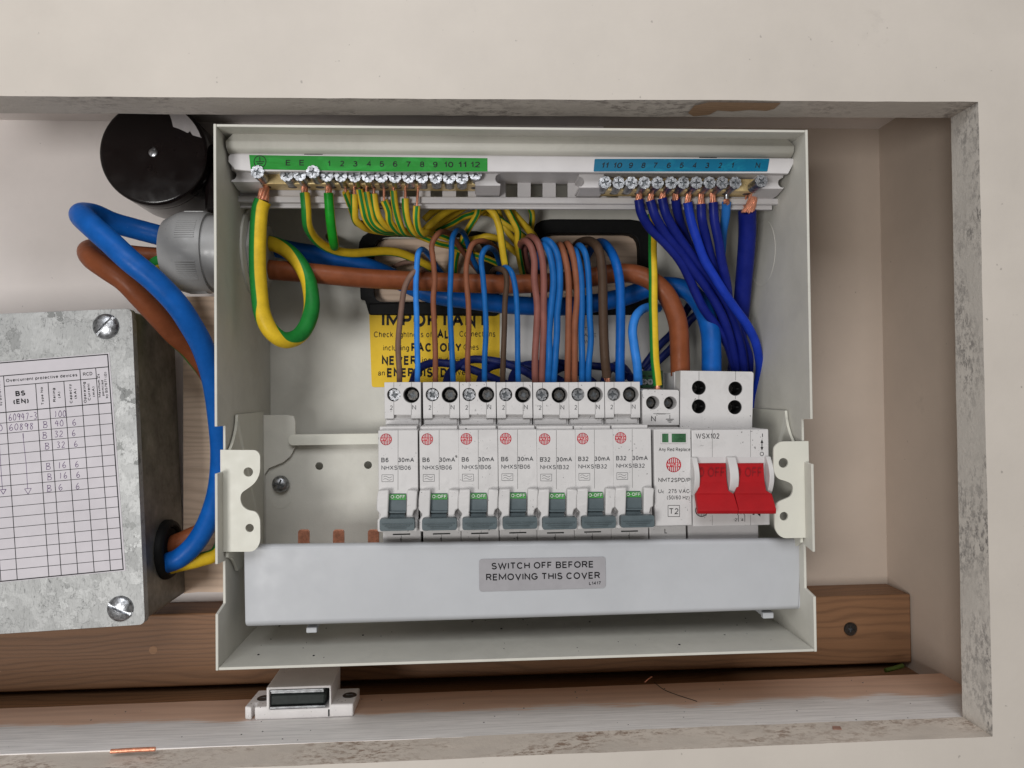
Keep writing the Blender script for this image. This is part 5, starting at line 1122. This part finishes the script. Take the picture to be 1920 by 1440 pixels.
# black block added to stand for the shadow beside the round box
bbx = MB(); p0 = W(378, 214, 88); bbx.box(p0.x, p0.x+62, 90, wallY, W(400, 402, 92).z, 140); tag(obj('shadow_block', bbx, M['bakelite'], bevel=3), 'black block standing for the shadow between the round junction box and the enclosure', 'box')
mb = MB(); mb.tube([(-70, 102, 134.5), (0, 103, 135), (80, 103, 134)], 7, 16, 6); tag(obj('black_conduit', mb, M['bakelite']), 'black conduit running along the wall just above the enclosure', 'conduit')
# ================================================================== GALVANISED BOX
ga = math.radians(2.22); gf = 38
gt, gb = W(247, 578, gf), W(272, 1171, gf)
gv = thing('galvanised_box', (gt.x-80, 91, gb.z), 'galvanised steel adaptable box at the left with a circuit chart stuck on its lid', 'steel box')
Hg = (gt-gb).length; Wg = 175
Rm = Matrix.Translation(Vector((gb.x, 0, gb.z))) @ Matrix.Rotation(-math.atan2(gb.x-gt.x, gt.z-gb.z)*-1, 4, 'Y').inverted()
# local frame: origin bottom right corner of the lid, x to the left negative, z up
mb = MB(); mb.plate(smooth_poly([(-Wg, 0), (0, 0), (0, Hg), (-Wg, Hg)], [3, 3.2, 3.2, 3], 5), gf, gf+4.5); mb.xf(Rm); obj('lid', mb, M['galv'], gv, bevel=2.2, seg=4)
mb = MB(); hx = [W(334, 1032, 66)]
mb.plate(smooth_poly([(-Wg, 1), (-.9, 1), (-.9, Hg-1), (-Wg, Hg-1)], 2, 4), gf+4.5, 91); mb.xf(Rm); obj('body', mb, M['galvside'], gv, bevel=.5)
for x, y, a in ((199, 612, .75), (226, 1141, 2.05)):
    c = W(x, y, gf); s_ = slot_dome(6.1, 2.6, a if a < 1 else -1.12, .11); s_.xf(Matrix.Translation(Vector((c.x, gf-.2, c.z)))); obj('screw', s_, M['zinc'], gv)
# grommet on the right side
gxx = gb.x-.1
cz = W(333, 1031, 66)
mb = MB(); 
vs = []; NG = 32
gc_ = Vector((W(300, 1031, 66).x, 66, cz.z)); gc_.x = gb.x-2.2+.0
mb.lathe((gb.x-3.0, 68, cz.z), (1, 0, 0), [(15.2, 0), (15.2, 2.6), (14.2, 4.4), (12.4, 4.8), (11.2, 3.8), (11.0, 2.9)], 36)
obj('grommet', mb, M['black_rubber'], gv, sharp=50)
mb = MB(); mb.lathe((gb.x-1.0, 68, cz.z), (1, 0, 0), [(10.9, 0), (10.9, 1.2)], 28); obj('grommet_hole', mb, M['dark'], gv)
# chart sticker
def q4(x, y): return (x/3, 640+y/3)
PYc = gf-.15
mb = MB(); mb.plate(pp([q4(615, 65), q4(707, 1290), q4(-330, 1388), q4(-420, 150)], PYc), PYc, gf-.01); ps = obj('circuit_chart', mb, M['paper'], gv)
PL = PYc-.05; ln = MB()
def L4(a, b_, w_=1.1, m=0): line(ln, q4(*a), q4(*b_), w_*1.25, PL, m)
def bx(y): # x of the right border at y (crop px)
    return 605+(y-73)*(88/1210)
L4((-300, 146), (606, 73), 1.5); L4((605, 72), (693, 1285), 1.6); L4((-300, 1380), (694, 1283), 1.6)
L4((-300, 222), (611, 143), 1.3); L4((26, 253), (549, 208), 1.1)
for k in range(16):
    yr = 345+58.6*k; yl0 = 402+59.2*k; L4((-200, yl0+(yl0-yr)/bx(yr)*200), (bx(yr), yr), 1.35 if k == 0 else .85)
for top, bot, w_ in (((20, 195), (97, 1342), 1.1), ((200, 238), (275, 1325), 1.1), ((270, 232), (345, 1318), 1.1), ((359, 226), (438, 1309), 1.1), ((449, 157), (530, 1300), 1.1), ((538, 150), (622, 1291), 1.1), ((-75, 240), (5, 1352), 1.1)): L4(top, bot, w_)
obj('chart_lines', ln, M['ink'], ps)
tx = MB()
def T4(s, a, b_, h, bold=.01): text(tx, s, q4(*a), q4(*b_), h/3, PL, bold=bold*1.6+.006)
T4('Overcurrent protective devices', (34, 230), (435, 197), 18, .012); T4('RCD', (468, 195), (520, 190), 19, .012); T4('BS', (88, 309), (143, 304), 29, .03); T4('(EN)', (76, 354), (162, 347), 28, .03)
T4('Type No', (247, 356), (240, 257), 14, .015); T4('Rating', (314, 340), (308, 262), 15, .015); T4('(A)', (341, 318), (338, 283), 15, .015); T4('Capacity', (408, 348), (400, 240), 15, .015); T4('(kA)', (433, 322), (429, 267), 15, .015)
T4('Operating', (487, 346), (479, 228), 15, .015); T4('Current', (510, 332), (504, 238), 15, .015); T4('(mA)', (535, 311), (531, 254), 15, .015)
T4('Maximum Zs', (568, 314), (559, 183), 14, .015); T4('permitted', (587, 306), (581, 218), 14, .015); T4('by BS7671 (Ω)', (608, 319), (598, 172), 14, .015); T4('by BS7671 (4)', (12, 360), (0, 222), 13, .01)
obj('chart_lettering', tx, M['ink'], ps)
# handwriting as pen strokes
ST = {'0': [[(.5, 1), (.15, .75), (.1, .3), (.4, 0), (.8, .15), (.9, .6), (.6, 1), (.4, .95)]], '1': [[(.4, .95), (.45, .5), (.4, 0)]], '2': [[(.1, .8), (.4, 1), (.8, .85), (.7, .5), (.1, .02), (.9, .05)]],
      '3': [[(.1, .95), (.5, 1), (.7, .8), (.35, .55), (.8, .35), (.6, .03), (.1, .05)]], '4': [[(.4, 1), (.05, .45), (.9, .45)], [(.7, .9), (.65, 0)]], '6': [[(.6, 1), (.15, .6), (.1, .2), (.45, 0), (.85, .2), (.6, .5), (.15, .3)]],
      '7': [[(.1, .9), (.85, .95), (.4, 0)]], '8': [[(.75, .9), (.3, .95), (.25, .7), (.75, .35), (.6, .02), (.2, .1), (.3, .45), (.8, .85)]], '9': [[(.8, .8), (.4, 1), (.1, .7), (.5, .5), (.85, .9), (.8, .4), (.7, 0)]],
      'B': [[(.15, 1), (.2, .5), (.12, 0)], [(.05, .95), (.7, .95), (.75, .65), (.2, .52), (.85, .4), (.8, .05), (.1, .02)]], '-': [[(.1, .4), (.8, .45)]]}
hw_ = MB(); hr = random.Random(11)
def hand(s, x0, x1, yb, h):
    n_ = len(s); cw = (x1-x0)/n_
    for i, ch_ in enumerate(s):
        for stt in ST[ch_]:
            P3 = spline([Vector((x0+cw*(i+.08+.80*a)+hr.uniform(-1, 1), yb-b_*h+hr.uniform(-1, 1)-(x0+cw*i)*.0, 0)) for a, b_ in stt], 4)
            pts_ = [q4(p.x, p.y-(p.x-x0)*.06) for p in P3]; pline(hw_, pts_, 1.0, PL)
hand('60947-3', 47, 212, 447, 38); hand('100', 303, 374, 426, 34); hand('60898', 50, 192, 502, 36); hand('0', -12, 18, 505, 34)
for b_, n_, yb in ((238, '40', 487), (235, '32', 547), (248, '32', 608), (255, '16', 722), (262, '16', 781), (260, '6', 846)):
    hand('B', b_, b_+34, yb, 36); xx = 308+(b_-238)*.9; hand(n_, xx, xx+(52 if len(n_) > 1 else 28), yb-8, 34); hand('6', 405+(b_-238)*.9, 432+(b_-238)*.9, yb-14, 34)
pline(hw_, [q4(130, 516), q4(132, 545), q4(128, 520), q4(148, 700), q4(155, 830)], .9, PL); pline(hw_, [q4(138, 830), q4(176, 826), q4(158, 860), q4(138, 830)], .9, PL)
pline(hw_, [q4(-5, 560), q4(8, 760), q4(14, 835)], .9, PL); pline(hw_, [q4(2, 835), q4(34, 832), q4(18, 860), q4(2, 835)], 1.1, PL)
obj('handwriting', hw_, M['pen'], ps)
# ================================================================== MAGNETIC CATCH
ky = 35; kb = pz+.05
kt = thing('magnetic_catch', (-103, 50, kb), 'white plastic magnetic door catch screwed to the ledge below the enclosure', 'catch')
def KX(px): return W(px, 1320, ky).x
ztop = W(560, 1287.5, ky).z; zt2 = W(560, 1293, ky).z; yback = ky+26
xa, xb = KX(499.5), KX(621)
z_ear = W(640, 1320.5, ky).z; z_in0, z_in1 = W(560, 1328, ky).z, W(560, 1292, ky).z
xi0, xi1 = KX(504.5), KX(617.5)
mb = MB()
outl = [(xa, kb), (xb, kb), (xb, ztop), (xa, ztop)]
mb.plate([(xa, kb), (xb, kb), (xb, ztop), (xa, ztop)], ky, yback, [[(xi0, z_in0-.4), (xi1, z_in0-.4), (xi1, z_in1), (xi0, z_in1)]])
obj('housing', mb, M['catch'], kt, bevel=.6, seg=3)
for s, xe, xo in ((-1, KX(457.5), xa), (1, KX(662), xb)):
    mb = MB(); x0_, x1_ = min(xe, xo), max(xe, xo); zz = z_ear
    if s < 0:
        mb.plate([(x0_, ky+1), (KX(471), ky), (KX(471), ky+5.5), (KX(477), ky+5.5), (KX(477), ky), (x1_+1, ky), (x1_+1, ky+21), (x0_+1, ky+21)], kb, zz, ax='z')
    else: mb.plate([(x0_-1, ky), (x1_, ky), (x1_+.3, ky+20), (x0_-1, ky+20)], kb, zz, ax='z')
    obj('ear', mb, M['catch'], kt, bevel=.8, seg=3)
    cx = KX(484) if s < 0 else KX(649); m2 = MB(); m2.lathe((cx, ky+10.5, zz-.2), (0, 0, 1), [(3.4, 0), (3.4, .35), (3.0, .6), (.3, .4)], 20); m2.box(cx-1.6, cx+1.6, ky+10.2, ky+10.8, zz+.2, zz+.62); obj('screw', m2, M['zincdull'], kt)
mb = MB(); mb.box(xi0+.4, xi1-2.2, ky+.9, yback-2, z_in0+1.2, z_in1-2.8); obj('magnet', mb, M['magnet'], kt, bevel=.8)
mb = MB(); mb.box(xi0+.2, xi1-3.0, ky+2.2, yback-2, z_in1-2.7, z_in1-1.6); mb.box(xi0+.2, xi1-3.0, ky+1.2, yback-2, z_in1-1.4, z_in1-.6); mb.box(xi0+.2, xi1-1.8, ky+.3, yback-2, z_in0-.1, z_in0+.9); obj('keeper_plates', mb, M['steel'], kt, bevel=.15)
mb = MB(); mb.box(xi1-.6, xi1+.1, ky-.08, ky+.5, kb+.6, z_in0-1.0); obj('side_slit', mb, M['dark'], kt)
# ================================================================== BITS LYING ABOUT
mb = MB(); zz = W(250, 1408, 3).z
a = W(208, 1408, 3); b_ = W(291, 1404.5, 3); mb.tube([Vector((a.x, 3, a.z-.2)), Vector(((a.x+b_.x)/2, 3, (a.z+b_.z)/2)), Vector((b_.x, 3, b_.z))], .95, 12, 4, smooth=True); tag(obj('copper_offcut', mb, M['copper']), 'short bright offcut of bare copper wire on the bottom ledge', 'wire offcut')
mb = MB(); P = [WZ(1658, 1261, pz+1), WZ(1675, 1254, pz+2), WZ(1696, 1248, pz+2)]; mb.tube([W(1660, 1257, 72), W(1676, 1253, 73), W(1693, 1248, 74)], 1.2, 12, 4); tag(obj('sheath_offcut', mb, flat('dull_green_sheath', (.045, .06, .012))), 'small scrap of dull green sheath in the right corner behind the ledge', 'wire offcut')
mb = MB(); q = [WZ(1226, 1279, pz+.2), WZ(1245, 1293, pz+.2), WZ(1270, 1303, pz+.2), WZ(1298, 1312, pz+.2), WZ(1307, 1315, pz+.3)]; mb.tube(q, .16, 6, 6); tag(obj('hair_strand', mb, M['ink']), 'thin dark hair lying across the painted ledge', 'hair')
mb = MB(); mb.tube([W(1209, 1279, 63), W(1216, 1273, 62), W(1222, 1269, 60)], .3, 6, 3); tag(obj('wood_splinter', mb, M['copper']), 'tiny orange sliver standing up at the back edge of the ledge', 'splinter')
mb = MB(); c = WZ(1568, 1366, pz); mb.plate([(c.x-2.2, c.y-1.2), (c.x+1.6, c.y-1.9), (c.x+2.4, c.y+1.1), (c.x-1, c.y+1.6)], pz+.2, pz+.5, ax='z'); tag(obj('paint_flake', mb, flat('pinkish_flake', (.38, .22, .17))), 'pinkish flake lying on the dirty bottom edge at the right', 'flake')
mb = MB(); rr = random.Random(3)
for i in range(60):
    x = rr.uniform(-230, 200); y = rr.uniform(11, 60); r = rr.choice([.15, .2, .3, .4]); mb.lathe((x, y, pz), (0, 0, 1), [(r, 0), (r*.5, r*.6)], 6)
o = obj('ledge_dust', mb, M['greyink']); tag(o, 'fine crumbs and dust scattered along the wooden ledge', 'dust'); o['kind'] = 'stuff'
print('OBJECTS', len(bpy.data.objects), 'TRIS', sum(len(o.data.polygons) for o in bpy.data.objects if o.type == 'MESH'))
